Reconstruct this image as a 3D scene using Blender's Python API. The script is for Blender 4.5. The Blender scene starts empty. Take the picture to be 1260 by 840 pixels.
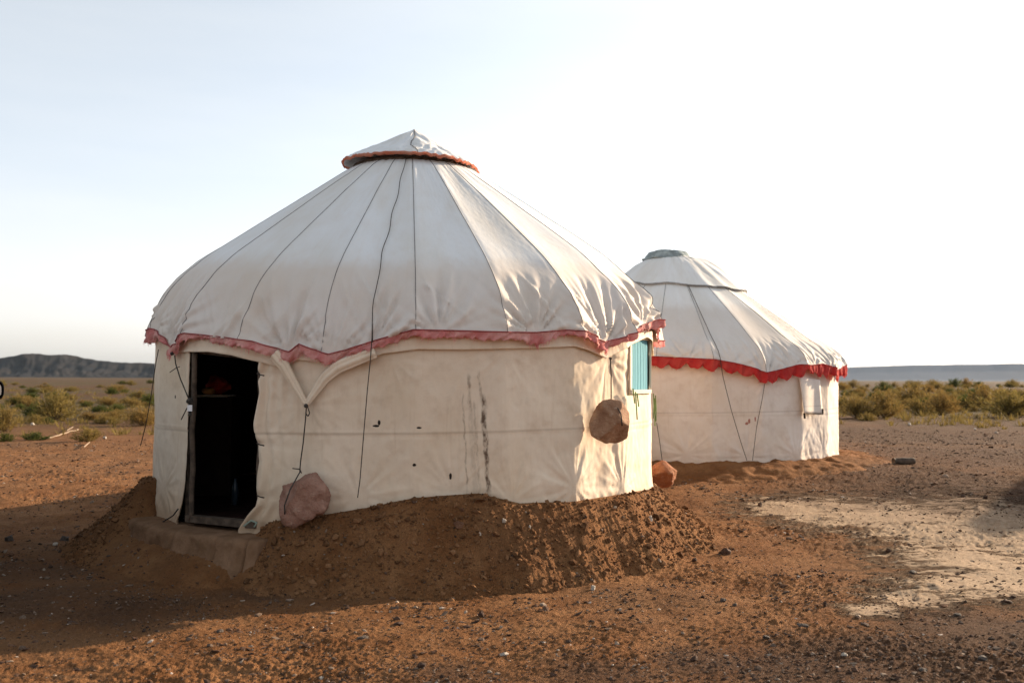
import bpy, math, random
import numpy as np
from mathutils import Matrix, Vector, Euler

SC = bpy.context.scene
COL = SC.collection
rad = math.radians

# ------------------------------------------------------------------ camera
F = 1225.0                       # focal length in pixels of the 1260 wide photograph (35 mm lens)
EYE = np.array([0.0, 0.0, 1.75])
PITCH, ROLL = rad(2.15), rad(-0.27)
cam_d = bpy.data.cameras.new('camera'); cam = bpy.data.objects.new('camera', cam_d); COL.objects.link(cam)
RM = Matrix.Rotation(rad(90) + PITCH, 3, 'X') @ Matrix.Rotation(-ROLL, 3, 'Z')
cam.location = EYE.tolist(); cam.rotation_euler = RM.to_euler()
cam_d.sensor_width = 36; cam_d.lens = 35; cam_d.clip_start = 0.1; cam_d.clip_end = 40000
cam_d.dof.use_dof = True; cam_d.dof.focus_distance = 9.3; cam_d.dof.aperture_fstop = 2.2
SC.camera = cam

# ------------------------------------------------------------------ sky, sun, exposure
SUN_AZ, SUN_EL = rad(126), rad(16.0)       # azimuth counted from -Y (towards the camera) to +X
SUN = np.array([math.sin(SUN_AZ) * math.cos(SUN_EL), -math.cos(SUN_AZ) * math.cos(SUN_EL), math.sin(SUN_EL)])
W = bpy.data.worlds.new('World'); SC.world = W; W.use_nodes = True
nt = W.node_tree; nt.nodes.clear()
wo = nt.nodes.new('ShaderNodeOutputWorld'); bg = nt.nodes.new('ShaderNodeBackground')
sky = nt.nodes.new('ShaderNodeTexSky'); sky.sky_type = 'NISHITA'; sky.sun_disc = False
sky.sun_elevation = SUN_EL; sky.sun_rotation = math.atan2(SUN[0], SUN[1])
sky.air_density = 1.0; sky.dust_density = 3.5; sky.ozone_density = 1.4; sky.altitude = 600
# thin veil of high cloud: a second, whiter sky mixed in by soft stretched noise
tc = nt.nodes.new('ShaderNodeTexCoord'); mp = nt.nodes.new('ShaderNodeMapping')
mp.inputs['Scale'].default_value = (1.2, 1.2, 7.0); mp.inputs['Rotation'].default_value = (rad(4), rad(-9), 0)
no = nt.nodes.new('ShaderNodeTexNoise'); no.inputs['Scale'].default_value = 1.6; no.inputs['Detail'].default_value = 5
no.inputs['Roughness'].default_value = 0.55
rp = nt.nodes.new('ShaderNodeMapRange'); rp.inputs['From Min'].default_value = 0.42; rp.inputs['From Max'].default_value = 0.75
rp.inputs['To Min'].default_value = 0.80; rp.inputs['To Max'].default_value = 1.0
bw0 = nt.nodes.new('ShaderNodeRGBToBW'); bw = nt.nodes.new('ShaderNodeMath'); bw.operation = 'POWER'; bw.inputs[1].default_value = 0.58
veil = nt.nodes.new('ShaderNodeMixRGB'); veil.blend_type = 'MULTIPLY'; veil.inputs['Fac'].default_value = 1
veil.inputs['Color2'].default_value = (2.18, 2.35, 2.54, 1)
mx = nt.nodes.new('ShaderNodeMixRGB')
L = nt.links.new
L(tc.outputs['Generated'], mp.inputs['Vector']); L(mp.outputs[0], no.inputs['Vector']); L(no.outputs['Fac'], rp.inputs['Value'])
L(sky.outputs[0], bw0.inputs[0]); L(bw0.outputs[0], bw.inputs[0]); L(bw.outputs[0], veil.inputs['Color1'])
L(rp.outputs[0], mx.inputs['Fac']); L(sky.outputs[0], mx.inputs['Color1']); L(veil.outputs[0], mx.inputs['Color2'])
sz = nt.nodes.new('ShaderNodeSeparateXYZ'); L(tc.outputs['Generated'], sz.inputs[0])
hr = nt.nodes.new('ShaderNodeMapRange'); hr.interpolation_type = 'SMOOTHSTEP'; hr.inputs['From Min'].default_value = 0.0; hr.inputs['From Max'].default_value = 0.22; hr.inputs['To Min'].default_value = 1; hr.inputs['To Max'].default_value = 0
hz_ = nt.nodes.new('ShaderNodeMixRGB'); hz_.blend_type = 'MULTIPLY'; hz_.inputs['Color2'].default_value = (1.20, 1.08, 0.96, 1)
L(sz.outputs[2], hr.inputs['Value']); L(hr.outputs[0], hz_.inputs['Fac']); L(mx.outputs[0], hz_.inputs['Color1'])
L(hz_.outputs[0], bg.inputs['Color']); bg.inputs['Strength'].default_value = 0.104
L(bg.outputs[0], wo.inputs['Surface'])
sd = bpy.data.lights.new('sun', 'SUN'); so = bpy.data.objects.new('sun', sd); COL.objects.link(so)
sd.energy = 5.0; sd.angle = rad(0.55); sd.color = (1.0, 0.775, 0.54)
so.rotation_euler = Vector((-SUN).tolist()).to_track_quat('-Z', 'Y').to_euler(); so.location = (30, 20, 30)
SC.view_settings.view_transform = 'Standard'; SC.view_settings.look = 'None'
SC.view_settings.exposure = 1.17; SC.view_settings.gamma = 1.0

# ------------------------------------------------------------------ numeric helpers
_RM = np.array(RM)
def ray(px, py):
    v = _RM @ np.array([(px - 630) / F, (420 - py) / F, -1.0]); return v / np.linalg.norm(v)
def smooth(a, b, x):
    t = np.clip((np.asarray(x, float) - a) / (b - a), 0, 1); return t * t * (3 - 2 * t)
def _h(ix, iy, s):
    with np.errstate(over='ignore'):
        h = ix.astype(np.uint32) * np.uint32(374761393) + iy.astype(np.uint32) * np.uint32(668265263) + np.uint32((s * 2654435 + 97) & 0xffffffff)
        h = (h ^ (h >> np.uint32(13))) * np.uint32(1274126177)
        h = h ^ (h >> np.uint32(16))
    return h.astype(np.float64) * (2 * math.pi / 4294967296.0)
def pn(x, y, s=0):
    x = np.asarray(x, float); y = np.asarray(y, float); x, y = np.broadcast_arrays(x, y)
    fx, fy = np.floor(x), np.floor(y); ix, iy = fx.astype(np.int64) & 0xffffff, fy.astype(np.int64) & 0xffffff
    u, v = x - fx, y - fy
    def g(dx, dy):
        a = _h((ix + dx) & 0xffffff, (iy + dy) & 0xffffff, s); return np.cos(a) * (u - dx) + np.sin(a) * (v - dy)
    su, sv = u * u * u * (u * (u * 6 - 15) + 10), v * v * v * (v * (v * 6 - 15) + 10)
    a, b, c, d = g(0, 0), g(1, 0), g(0, 1), g(1, 1)
    return ((a * (1 - su) + b * su) * (1 - sv) + (c * (1 - su) + d * su) * sv) * 1.5
def fbm(x, y, o=4, s=0, rough=0.5):
    r = 0; a = 1.0; k = 1.0
    for i in range(o):
        r = r + a * pn(x * k, y * k, s + i * 11); a *= rough; k *= 2.03
    return r

C1 = np.array([-1.167, 11.37]); R1 = 2.75
C2 = np.array([2.754, 17.21]); R2 = 2.75
def pol(C, r, th): return C[0] + r * np.sin(th), C[1] - r * np.cos(th)
def pix_cyl(px, py, C, R):
    d = ray(px, py); a = d[0]**2 + d[1]**2; b = -(d[0] * C[0] + d[1] * C[1]); c = C @ C - R * R
    q = b * b - a * c; t = (-b - math.sqrt(max(q, 0))) / a
    p = EYE + d * t; return math.atan2(p[0] - C[0], -(p[1] - C[1])), p[2]
def curve(pts, C, R):
    q = sorted(pix_cyl(x, y, C, R) for x, y in pts); a = np.array(q); return a[:, 0], a[:, 1]
def interp(th, cv, out=None):
    t, z = cv; th = (np.asarray(th) + math.pi) % (2 * math.pi) - math.pi
    r = np.interp(th, t, z)
    if out is not None:
        w = np.maximum(smooth(t[-1], t[-1] + .25, th), smooth(t[0], t[0] - .25, th) if False else smooth(0, .25, t[0] - th))
        r = r * (1 - w) + out * w
    return r

# ground height: a gentle rise to the right and back
def gz(x, y):
    x = np.asarray(x, float); y = np.asarray(y, float)
    w = smooth(-7, 3, x)
    z = (0.10 + 0.38 * w) * smooth(9.2, 15.5, y)
    d = np.hypot(x, y)
    z = z + 0.05 * pn(x * .16, y * .16, 3) * smooth(4, 9, d) + .30 * pn(x * .03, y * .03, 5) * smooth(30, 90, d) * (1 - smooth(300, 900, d))
    return z
def gfull(x, y):
    d = np.hypot(x, y); f = 1 - smooth(18, 45, d)
    z = gz(x, y)
    lump = fbm(x * 1.1, y * 1.1, 3, 21) * .022
    fine = fbm(x * 7.0, y * 10.0, 4, 31, .66)
    z = z + f * (lump + (np.abs(fine) * .022 - .007) * (.45 + .75 * smooth(-.3, .5, pn(x * .6, y * .6, 8))))
    return z + (1 - f) * .03 * fbm(x * .5, y * .5, 3, 41)
def pix_ground(px, py, it=14):
    d = ray(px, py); z = 0.0
    for _ in range(it):
        t = (z - EYE[2]) / d[2]; p = EYE + d * t; z = float(gz(p[0], p[1]))
    return np.array([p[0], p[1], float(gfull(np.array([p[0]]), np.array([p[1]]))[0])])

# ------------------------------------------------------------------ mesh helpers
def mesh_np(name, V, Fq, smooth_sh=True, uv=None, attrs=None, mat=None):
    V = np.ascontiguousarray(V, dtype=np.float32); Fq = np.ascontiguousarray(Fq, dtype=np.int32)
    me = bpy.data.meshes.new(name); n, k = Fq.shape
    me.vertices.add(len(V)); me.vertices.foreach_set('co', V.ravel())
    me.loops.add(n * k); me.loops.foreach_set('vertex_index', Fq.ravel())
    me.polygons.add(n); me.polygons.foreach_set('loop_start', np.arange(0, n * k, k, dtype=np.int32))
    me.update(calc_edges=True)
    me.polygons.foreach_set('use_smooth', np.full(n, smooth_sh, dtype=bool))
    if uv is not None:
        l = me.uv_layers.new(name='UVMap'); l.data.foreach_set('uv', np.ascontiguousarray(uv, dtype=np.float32)[Fq.ravel()].ravel())
    for an, av in (attrs or {}).items():
        a = me.attributes.new(an, 'FLOAT', 'POINT'); a.data.foreach_set('value', np.ascontiguousarray(av, dtype=np.float32))
    if mat: me.materials.append(mat)
    me.update(); return me
def grid_faces(nu, nv, closed=False, flip=False, mask=None):
    i = np.arange(nu if closed else nu - 1)[:, None]; j = np.arange(nv - 1)[None, :]
    i2 = (i + 1) % nu
    f = np.stack([i * nv + j, i2 * nv + j, i2 * nv + j + 1, i * nv + j + 1], -1)
    if mask is not None: f = f[mask]
    f = f.reshape(-1, 4)
    return f[:, ::-1] if flip else f
def obj(name, me, parent=None, origin=None, **props):
    o = bpy.data.objects.new(name, me); COL.objects.link(o)
    if parent is not None:
        o.parent = parent
        if origin is None: origin = np.array(parent.get('_w', (0, 0, 0)))
    if origin is not None:
        me.transform(Matrix.Translation((-np.asarray(origin)).tolist()))
        if parent is None: o.location = list(map(float, origin))
    for k, v in props.items(): o[k] = v
    return o
def thing(name, label, cat, loc, group=None):
    o = bpy.data.objects.new(name, None); COL.objects.link(o); o.location = list(map(float, loc)); o.empty_display_size = .2
    o['label'] = label; o['category'] = cat
    if group: o['group'] = group
    ORIG[o.name] = np.array(loc, float); return o
ORIG = {}
def part(name, me, parent, root=None, **props):
    """mesh given in world coordinates becomes a child; root = the thing whose origin counts"""
    root = root or parent
    o = bpy.data.objects.new(name, me); COL.objects.link(o); o.parent = parent
    me.transform(Matrix.Translation((-ORIG[root.name]).tolist()))
    for k, v in props.items(): o[k] = v
    return o
def tube(path, r, n=8, mat=None, caps=True, name='tube'):
    P = np.array(path, float); m = len(P); r = np.broadcast_to(np.asarray(r, float), (m,))
    T = np.gradient(P, axis=0); T /= np.linalg.norm(T, axis=1)[:, None] + 1e-12
    up = np.array([0, 0, 1.0]) if abs(T[0][2]) < .9 else np.array([1.0, 0, 0])
    V = []; N = np.cross(T[0], up); N /= np.linalg.norm(N)
    for i in range(m):
        N = N - T[i] * (N @ T[i]); N /= np.linalg.norm(N); B = np.cross(T[i], N)
        for k in range(n):
            a = 2 * math.pi * k / n; V.append(P[i] + r[i] * (math.cos(a) * N + math.sin(a) * B))
    f = []
    for i in range(m - 1):
        for k in range(n): f.append((i * n + k, i * n + (k + 1) % n, (i + 1) * n + (k + 1) % n, (i + 1) * n + k))
    V = np.array(V)
    if caps and n == 8:
        for b in (0, (m - 1) * n): f += [(b, b + 1, b + 2, b + 3), (b, b + 3, b + 4, b + 7), (b + 4, b + 5, b + 6, b + 7)]
    return mesh_np(name, V, np.array(f), True, mat=mat)
def join_np(parts):
    V = []; Fq = []; b = 0
    for v, f in parts: V.append(v); Fq.append(f + b); b += len(v)
    return np.concatenate(V), np.concatenate(Fq)
def boxv(x0, x1, y0, y1, z0, z1):
    v = np.array([[x, y, z] for x in (x0, x1) for y in (y0, y1) for z in (z0, z1)], float)
    f = np.array([[0, 1, 3, 2], [4, 6, 7, 5], [0, 4, 5, 1], [2, 3, 7, 6], [0, 2, 6, 4], [1, 5, 7, 3]]); return v, f
def ico(sub):
    import bmesh
    bm = bmesh.new(); bmesh.ops.create_icosphere(bm, subdivisions=sub, radius=1)
    bm.verts.ensure_lookup_table(); v = np.array([q.co[:] for q in bm.verts]); f = np.array([[q.index for q in p.verts] for p in bm.faces]); bm.free(); return v, f

# ------------------------------------------------------------------ materials
class M:
    def __init__(s, name, rough=.9, spec=.2):
        s.m = bpy.data.materials.new(name); s.m.use_nodes = True; s.n = s.m.node_tree.nodes; s.l = s.m.node_tree.links
        s.b = s.n['Principled BSDF']; s.b.inputs['Roughness'].default_value = rough; s.b.inputs['Specular IOR Level'].default_value = spec
        s.tc = s.n.new('ShaderNodeTexCoord')
    def node(s, t, **k):
        n = s.n.new(t)
        for a, v in k.items():
            if a in ('op',): n.operation = v
            elif a == 'blend': n.blend_type = v
            elif isinstance(v, tuple) and a == 'inp': pass
            else: n.inputs[a.replace('_', ' ')].default_value = v
        return n
    def noise(s, vec, scale, detail=4, rough=.55, dist=0):
        n = s.n.new('ShaderNodeTexNoise'); n.inputs['Scale'].default_value = scale; n.inputs['Detail'].default_value = detail
        n.inputs['Roughness'].default_value = rough; n.inputs['Distortion'].default_value = dist; s.l.new(vec, n.inputs['Vector']); return n.outputs['Fac']
    def mapping(s, vec, sc=(1, 1, 1), loc=(0, 0, 0)):
        n = s.n.new('ShaderNodeMapping'); n.inputs['Scale'].default_value = sc; n.inputs['Location'].default_value = loc
        s.l.new(vec, n.inputs['Vector']); return n.outputs[0]
    def ramp(s, val, a, b, lo=0., hi=1.):
        n = s.n.new('ShaderNodeMapRange'); n.interpolation_type = 'SMOOTHSTEP'
        for k, v in (('From Min', a), ('From Max', b), ('To Min', lo), ('To Max', hi)): n.inputs[k].default_value = v
        s.l.new(val, n.inputs['Value']); return n.outputs[0]
    def math(s, op, a, b=None):
        n = s.n.new('ShaderNodeMath'); n.operation = op
        for i, v in enumerate((a, b)):
            if v is None: continue
            if isinstance(v, (int, float)): n.inputs[i].default_value = v
            else: s.l.new(v, n.inputs[i])
        return n.outputs[0]
    def mix(s, fac, a, b, blend='MIX'):
        n = s.n.new('ShaderNodeMixRGB'); n.blend_type = blend
        for k, v in (('Fac', fac), ('Color1', a), ('Color2', b)):
            if isinstance(v, (int, float)): n.inputs[k].default_value = v
            elif isinstance(v, tuple): n.inputs[k].default_value = (*v, 1)
            else: s.l.new(v, n.inputs[k])
        return n.outputs[0]
    def attr(s, name):
        n = s.n.new('ShaderNodeAttribute'); n.attribute_name = name; return n.outputs['Fac']
    def bump(s, h, strength, dist=.01, prev=None):
        n = s.n.new('ShaderNodeBump'); n.inputs['Strength'].default_value = strength; n.inputs['Distance'].default_value = dist
        s.l.new(h, n.inputs['Height'])
        if prev is not None: s.l.new(prev, n.inputs['Normal'])
        return n.outputs[0]
    def sep(s, vec):
        n = s.n.new('ShaderNodeSeparateXYZ'); s.l.new(vec, n.inputs[0]); return n.outputs
    def color(s, c):
        if isinstance(c, tuple): s.b.inputs['Base Color'].default_value = (*c, 1)
        else: s.l.new(c, s.b.inputs['Base Color'])
    def normal(s, n): s.l.new(n, s.b.inputs['Normal'])
    def translucent(s, fac, col):
        t = s.n.new('ShaderNodeBsdfTranslucent'); mxs = s.n.new('ShaderNodeMixShader'); mxs.inputs[0].default_value = fac
        if isinstance(col, tuple): t.inputs[0].default_value = (*col, 1)
        else: s.l.new(col, t.inputs[0])
        s.l.new(s.b.outputs[0], mxs.inputs[1]); s.l.new(t.outputs[0], mxs.inputs[2])
        s.l.new(mxs.outputs[0], s.n['Material Output'].inputs['Surface'])

def simple(name, col, rough=.8, spec=.2, var=.25, scale=8, bump=.3, bscale=40):
    m = M(name, rough, spec); o = m.tc.outputs['Object']
    n = m.noise(o, scale, 5); c = m.mix(m.ramp(n, .3, .7), tuple(x * (1 - var) for x in col), tuple(min(1, x * (1 + var)) for x in col))
    m.color(c)
    if bump: m.normal(m.bump(m.noise(o, bscale, 4), bump, .01))
    return m.m

def cloth_mat(name, base, dirt_bounce, kind, rough=.78):
    """u = metres round the tent, v = height above the foot"""
    m = M(name, rough, .25); uv = m.tc.outputs['UV']; u, v = m.sep(uv)[0:2]
    big = m.noise(uv, .9, 5, .6); mid = m.noise(uv, 5, 5, .6); fine = m.noise(uv, 60, 3, .6)
    c = m.mix(m.ramp(big, .35, .7), base, tuple(x * y for x, y in zip(base, (.90, .86, .80))))
    c = m.mix(m.ramp(mid, .45, .8, 0, .35 if kind == 'wall' else .14), c, dirt_bounce)
    c = m.mix(m.ramp(fine, .5, .8, 0, .12), c, dirt_bounce)
    streak = m.noise(m.mapping(uv, (9, .7, 1)), 1.6, 4, .6)
    if kind == 'wall':
        low = m.math('ADD', v, m.math('MULTIPLY', m.math('SUBTRACT', mid, .5), .5))
        c = m.mix(m.ramp(low, .85, .35, 0, .62), c, dirt_bounce)                       # splashed mud near the foot
        c = m.mix(m.ramp(streak, .55, .8, 0, .28), c, dirt_bounce)
        crease = m.ramp(m.math('ABSOLUTE', m.math('SUBTRACT', v, m.math('ADD', 1.27, m.math('MULTIPLY', u, .012)))), .004, .016, 1, 0)
        c = m.mix(m.math('MULTIPLY', crease, .24), c, tuple(x * .5 for x in dirt_bounce))
    if kind == 'roof':
        c = m.mix(m.ramp(streak, .55, .85, 0, .18), c, dirt_bounce)
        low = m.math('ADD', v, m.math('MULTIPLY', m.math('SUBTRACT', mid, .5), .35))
        c = m.mix(m.ramp(low, 3.12, 2.90, 0, .40), c, dirt_bounce)  # tan lower drape: dust stain plus painted warm bounce light
    w1 = m.n.new('ShaderNodeTexWave'); w1.inputs['Scale'].default_value = 130; w1.inputs['Distortion'].default_value = .5; m.l.new(uv, w1.inputs['Vector'])
    nb = m.bump(m.noise(uv, 14, 4, .6, .8), .14, .010)
    nb = m.bump(m.noise(m.mapping(uv, (1, 1, 1)), 240, 2), .12, .002, nb)
    m.normal(nb); m.u, m.v = u, v; m.c = c; m.mid = mid; m.fine = fine
    return m

def spots(m, c, pts, dark=(.02, .014, .01)):
    """small burnt holes at (u, v, ru, rv, angle)"""
    uv = m.tc.outputs['UV']; n2 = m.noise(uv, 30, 3)
    for (u0, v0, ru, rv) in pts:
        du = m.math('DIVIDE', m.math('SUBTRACT', m.u, u0), ru); dv = m.math('DIVIDE', m.math('SUBTRACT', m.v, v0), rv)
        d = m.math('ADD', m.math('ADD', m.math('MULTIPLY', du, du), m.math('MULTIPLY', dv, dv)), m.math('MULTIPLY', m.math('SUBTRACT', n2, .5), 2.6))
        c = m.mix(m.ramp(d, .8, 1.4, 1, 0), c, dark)
    return c

WALL_BASE, WALL_DIRT = (.74, .625, .49), (.40, .26, .155)
ROOF_BASE, ROOF_DIRT_BOUNCE = (.71, .715, .715), (.52, .38, .26)
def uv_of(px, py):
    t, z = pix_cyl(px, py, C1, R1); return t * R1, z
mw = cloth_mat('wall_canvas', WALL_BASE, WALL_DIRT, 'wall')
c = mw.c
# brown drips below the hem
uvn = mw.tc.outputs['UV']; blot = mw.noise(mw.mapping(uvn, (22, 9, 1)), 1.0, 4, .7)
for (px, y0, y1, w, s) in ((574, 486, 604, .007, .42), (579, 462, 500, .012, .6), (588, 495, 604, .010, .35), (599, 488, 606, .017, .95), (592, 458, 490, .012, .5), (583, 500, 604, .02, .22)):
    u0, v0 = uv_of(px, y0); _, v1 = uv_of(px, y1)
    wob = mw.math('ADD', mw.u, mw.math('MULTIPLY', mw.math('SUBTRACT', mw.noise(uvn, 7, 3), .5), .07))
    lean = mw.math('ADD', wob, mw.math('MULTIPLY', mw.math('SUBTRACT', mw.v, (v0 + v1) / 2), .06))
    d = mw.math('ABSOLUTE', mw.math('SUBTRACT', lean, u0))
    mk = mw.math('MULTIPLY', mw.ramp(d, w * .5, w * 1.7, 1, 0), mw.math('MULTIPLY', mw.ramp(mw.v, v0 + .04, v0 - .04), mw.ramp(mw.v, v1 - .1, v1 + .1)))
    mk = mw.math('MULTIPLY', mk, mw.ramp(blot, .40, .58, .25, 1))
    c = mw.mix(mw.math('MULTIPLY', mk, s), c, (.095, .055, .033))
sp = []
for (px, py, a, b) in ((462, 524, .026, .010), (466, 520, .012, .02), (516, 526, .022, .008), (510, 572, .016, .013), (555, 586, .011, .026), (211, 488, .012, .02)):
    u0, v0 = uv_of(px, py); sp.append((u0, v0, a, b))
c = spots(mw, c, sp); mw.color(c); MAT_WALL = mw.m
mr = cloth_mat('roof_canvas', ROOF_BASE, ROOF_DIRT_BOUNCE, 'roof', .7); mr.color(mr.c); MAT_ROOF = mr.m
mw2 = cloth_mat('wall_canvas_far', (.74, .67, .60), (.42, .30, .22), 'wall')
c = mw2.c
for (px, py, a, b) in ((920, 521, .028, .02), (923, 518, .02, .03), (930, 515, .012, .035)):
    t, z = pix_cyl(px, py, C2, R2); c = spots(mw2, c, [(t * R2, z, a, b)], (.36, .16, .12))
mw2.color(c); MAT_WALL2 = mw2.m
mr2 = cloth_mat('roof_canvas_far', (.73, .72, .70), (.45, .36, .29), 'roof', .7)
rs = mr2.math('MULTIPLY', mr2.ramp(mr2.noise(mr2.tc.outputs['UV'], 22, 4, .7), .5, .62), 1)
t0, z0 = pix_cyl(975, 408, C2, 2.2)
d = mr2.math('ADD', mr2.math('POWER', mr2.math('DIVIDE', mr2.math('SUBTRACT', mr2.u, t0 * 2.75), .45), 2), mr2.math('POWER', mr2.math('DIVIDE', mr2.math('SUBTRACT', mr2.v, 2.75), .38), 2))
c = mr2.mix(mr2.math('MULTIPLY', mr2.math('MULTIPLY', mr2.ramp(d, .5, 1.2, 1, 0), rs), .6), mr2.c, (.42, .17, .13)); mr2.color(c); MAT_ROOF2 = mr2.m

def fringe_mat(name, a, b, tl):
    m = M(name, .85, .1); o = m.tc.outputs['Object']
    c = m.mix(m.ramp(m.noise(o, 6, 5, .6), .35, .68), a, b); m.color(c); m.normal(m.bump(m.noise(o, 60, 4), .5, .01)); m.translucent(tl, c); return m.m
MAT_FR1 = fringe_mat('faded_pink_cloth', (.62, .21, .20), (.74, .40, .36), .30)
MAT_FR2 = fringe_mat('red_cloth', (.55, .04, .04), (.60, .085, .07), .38)
MAT_CORD1 = simple('maroon_cord', (.30, .075, .075)); MAT_CORD2 = simple('dark_red_cord', (.30, .03, .03))
MAT_CAPHEM = fringe_mat('orange_hem', (.55, .16, .09), (.55, .25, .17), .3)
MAT_SEAM = simple('seam_thread', (.17, .16, .155), .9, .1)
MAT_ROPE = simple('dark_rope', (.055, .048, .042), .9, .1, .3, 50)
MAT_TIE = simple('grey_green_tie', (.22, .27, .22), .9, .1)
MAT_GREEN = simple('green_string', (.20, .30, .13), .9, .1)
MAT_WOOD = simple('old_wood', (.085, .062, .045), .85, .2, .4, 12)
MAT_WOODP = simple('bleached_wood', (.26, .19, .13), .85, .2, .3, 12)
MAT_LINING = simple('shade_dark_lining', (.012, .008, .007), .95, .0, .4)  # interior shade put into the colour, nearly black
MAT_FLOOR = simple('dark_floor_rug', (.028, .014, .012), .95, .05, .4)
MAT_TEAL = None
m = M('teal_curtain', .85, .1); uvt = m.tc.outputs['Object']
m.color(m.mix(m.ramp(m.noise(m.mapping(uvt, (30, 30, 2)), 1.5, 4), .3, .7), (.10, .27, .33), (.17, .38, .44))); MAT_TEAL = m.m
MAT_TAG = simple('white_tag', (.75, .75, .75), .4, .4, .05)
MAT_REDBAG = simple('red_cloth_bag', (.50, .045, .03), .8, .2)
MAT_BREAD = simple('golden_bread', (.62, .33, .10), .7, .3)
MAT_TRAY = simple('pale_tray', (.65, .55, .42), .5, .4)
MAT_BLUE = simple('blue_plastic', (.03, .045, .06), .3, .5)  # bottle blue darkened, indoor shade is in the colour
MAT_GFELT = simple('grey_green_felt', (.27, .31, .31), .95, .05, .35, 7, .8, 25)

def rock_mat(name, a, b, cst):
    m = M(name, .85, .25); o = m.tc.outputs['Object']
    n = m.noise(o, 5, 6, .62, .4); c = m.mix(m.ramp(n, .32, .68), a, b)
    c = m.mix(m.ramp(m.noise(o, 18, 4), .58, .72, 0, .5), c, cst)
    v = m.n.new('ShaderNodeTexVoronoi'); v.feature = 'DISTANCE_TO_EDGE'; v.inputs['Scale'].default_value = 5; m.l.new(o, v.inputs['Vector'])
    c = m.mix(m.math('MULTIPLY', m.ramp(v.outputs['Distance'], .0, .02, .3, 0), m.ramp(n, .5, .6)), c, tuple(x * .5 for x in a))
    m.color(c); m.normal(m.bump(m.noise(o, 60, 5, .7), .6, .01, m.bump(m.noise(o, 9, 7, .7), 1.0, .06))); return m.m
MAT_PINKROCK = rock_mat('dusty_pink_rock', (.27, .135, .092), (.39, .225, .165), (.46, .33, .25))
MAT_BROWNROCK = rock_mat('red_brown_rock', (.27, .135, .075), (.46, .275, .165), (.55, .41, .29))
MAT_ORANGEROCK = rock_mat('orange_rock', (.27, .095, .042), (.40, .17, .08), (.42, .28, .18))
MAT_GREYSTONE = rock_mat('grey_stone', (.07, .055, .045), (.14, .11, .09), (.22, .18, .145))
MAT_PALESTONE = rock_mat('pale_stone', (.44, .37, .30), (.60, .54, .46), (.7, .65, .6))

EARTH_A, EARTH_B, EARTH_D = (.225, .096, .036), (.35, .170, .073), (.085, .045, .022)
def ground_mat(name, mound=False):
    m = M(name, .95, .08); o = m.tc.outputs['Object']
    big = m.noise(o, .35, 5, .6); mid = m.noise(o, 2.2, 6, .65); fine = m.noise(o, 22, 5, .7); mic = m.noise(o, 90, 4, .7)
    c = m.mix(m.ramp(mid, .33, .68), EARTH_A, EARTH_B)
    c = m.mix(m.ramp(big, .45, .7, 0, .55), c, (.205, .115, .060))
    dark = m.ramp(fine, .52, .68, 0, .45)
    c = m.mix(dark, c, EARTH_D)
    c = m.mix(m.ramp(mic, .60, .72, 0, .55), c, (.27, .18, .12))
    c = m.mix(m.ramp(mic, .42, .30, 0, .5), c, (.04, .026, .019))
    if not mound:
        at = m.attr('pale'); pz = m.ramp(m.math('ADD', at, m.math('MULTIPLY', m.math('SUBTRACT', m.noise(m.mapping(o, (1, 2.2, 1)), 3.2, 8, .75), .5), 1.7)), .34, .78)
        pc = m.mix(m.ramp(fine, .35, .7), (.36, .262, .172), (.44, .33, .225))
        pc = m.mix(m.ramp(mic, .64, .72, 0, .5), pc, (.2, .13, .09))
        c = m.mix(m.math('MULTIPLY', pz, .86), c, pc)
        c = m.mix(m.math('MULTIPLY', m.ramp(m.math('ADD', m.attr('grey'), m.math('MULTIPLY', m.math('SUBTRACT', mid, .5), 1.1)), .1, .8), .85), c, m.mix(m.ramp(fine, .4, .6), (.068, .036, .021), (.122, .068, .041)))
        far = m.attr('far')
        fc = m.mix(m.ramp(m.noise(o, .06, 6, .65), .40, .62), (.095, .050, .028), (.075, .058, .026))
        fc = m.mix(m.ramp(m.noise(o, .6, 5, .7), .5, .7, 0, .5), fc, (.06, .05, .02))
        c = m.mix(far, c, fc)
    m.color(c)
    h1, h2 = m.noise(o, 16, 6, .75), mic
    if not mound:
        kk = m.math('SUBTRACT', 1.0, m.math('MULTIPLY', pz, .75)); h1 = m.math('MULTIPLY', h1, kk); h2 = m.math('MULTIPLY', h2, kk)
    nb = m.bump(h1, 1.0, .06); nb = m.bump(h2, 1.0, .018, nb)
    m.normal(nb); return m.m
MAT_GROUND = ground_mat('desert_soil'); MAT_MOUND = ground_mat('heaped_soil', True)

def peb_mat(name):
    m = M(name, .95, .08); g = m.n.new('ShaderNodeNewGeometry')
    r = m.n.new('ShaderNodeValToRGB'); e = r.color_ramp.elements
    cols = [(0, (.035, .024, .018)), (.3, (.075, .045, .032)), (.55, (.125, .065, .038)), (.74, (.10, .072, .055)), (.90, (.17, .115, .08)), (.98, (.30, .235, .18)), (1, (.5, .42, .35))]
    e[0].position, e[0].color = 0, (*cols[0][1], 1); e[1].position, e[1].color = 1, (*cols[-1][1], 1)
    for p, q in cols[1:-1]:
        x = e.new(p); x.color = (*q, 1)
    m.l.new(g.outputs['Random Per Island'], r.inputs[0]); m.color(r.outputs[0])
    m.normal(m.bump(m.noise(m.tc.outputs['Object'], 120, 3), .4, .004)); return m.m
MAT_PEB = peb_mat('loose_pebbles')
m = M('earth_clods', .95, .05); g = m.n.new('ShaderNodeNewGeometry')
m.color(m.mix(g.outputs['Random Per Island'], (.085, .042, .02), (.21, .108, .052))); m.normal(m.bump(m.noise(m.tc.outputs['Object'], 60, 4), .8, .01)); MAT_CLOD = m.m
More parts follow.
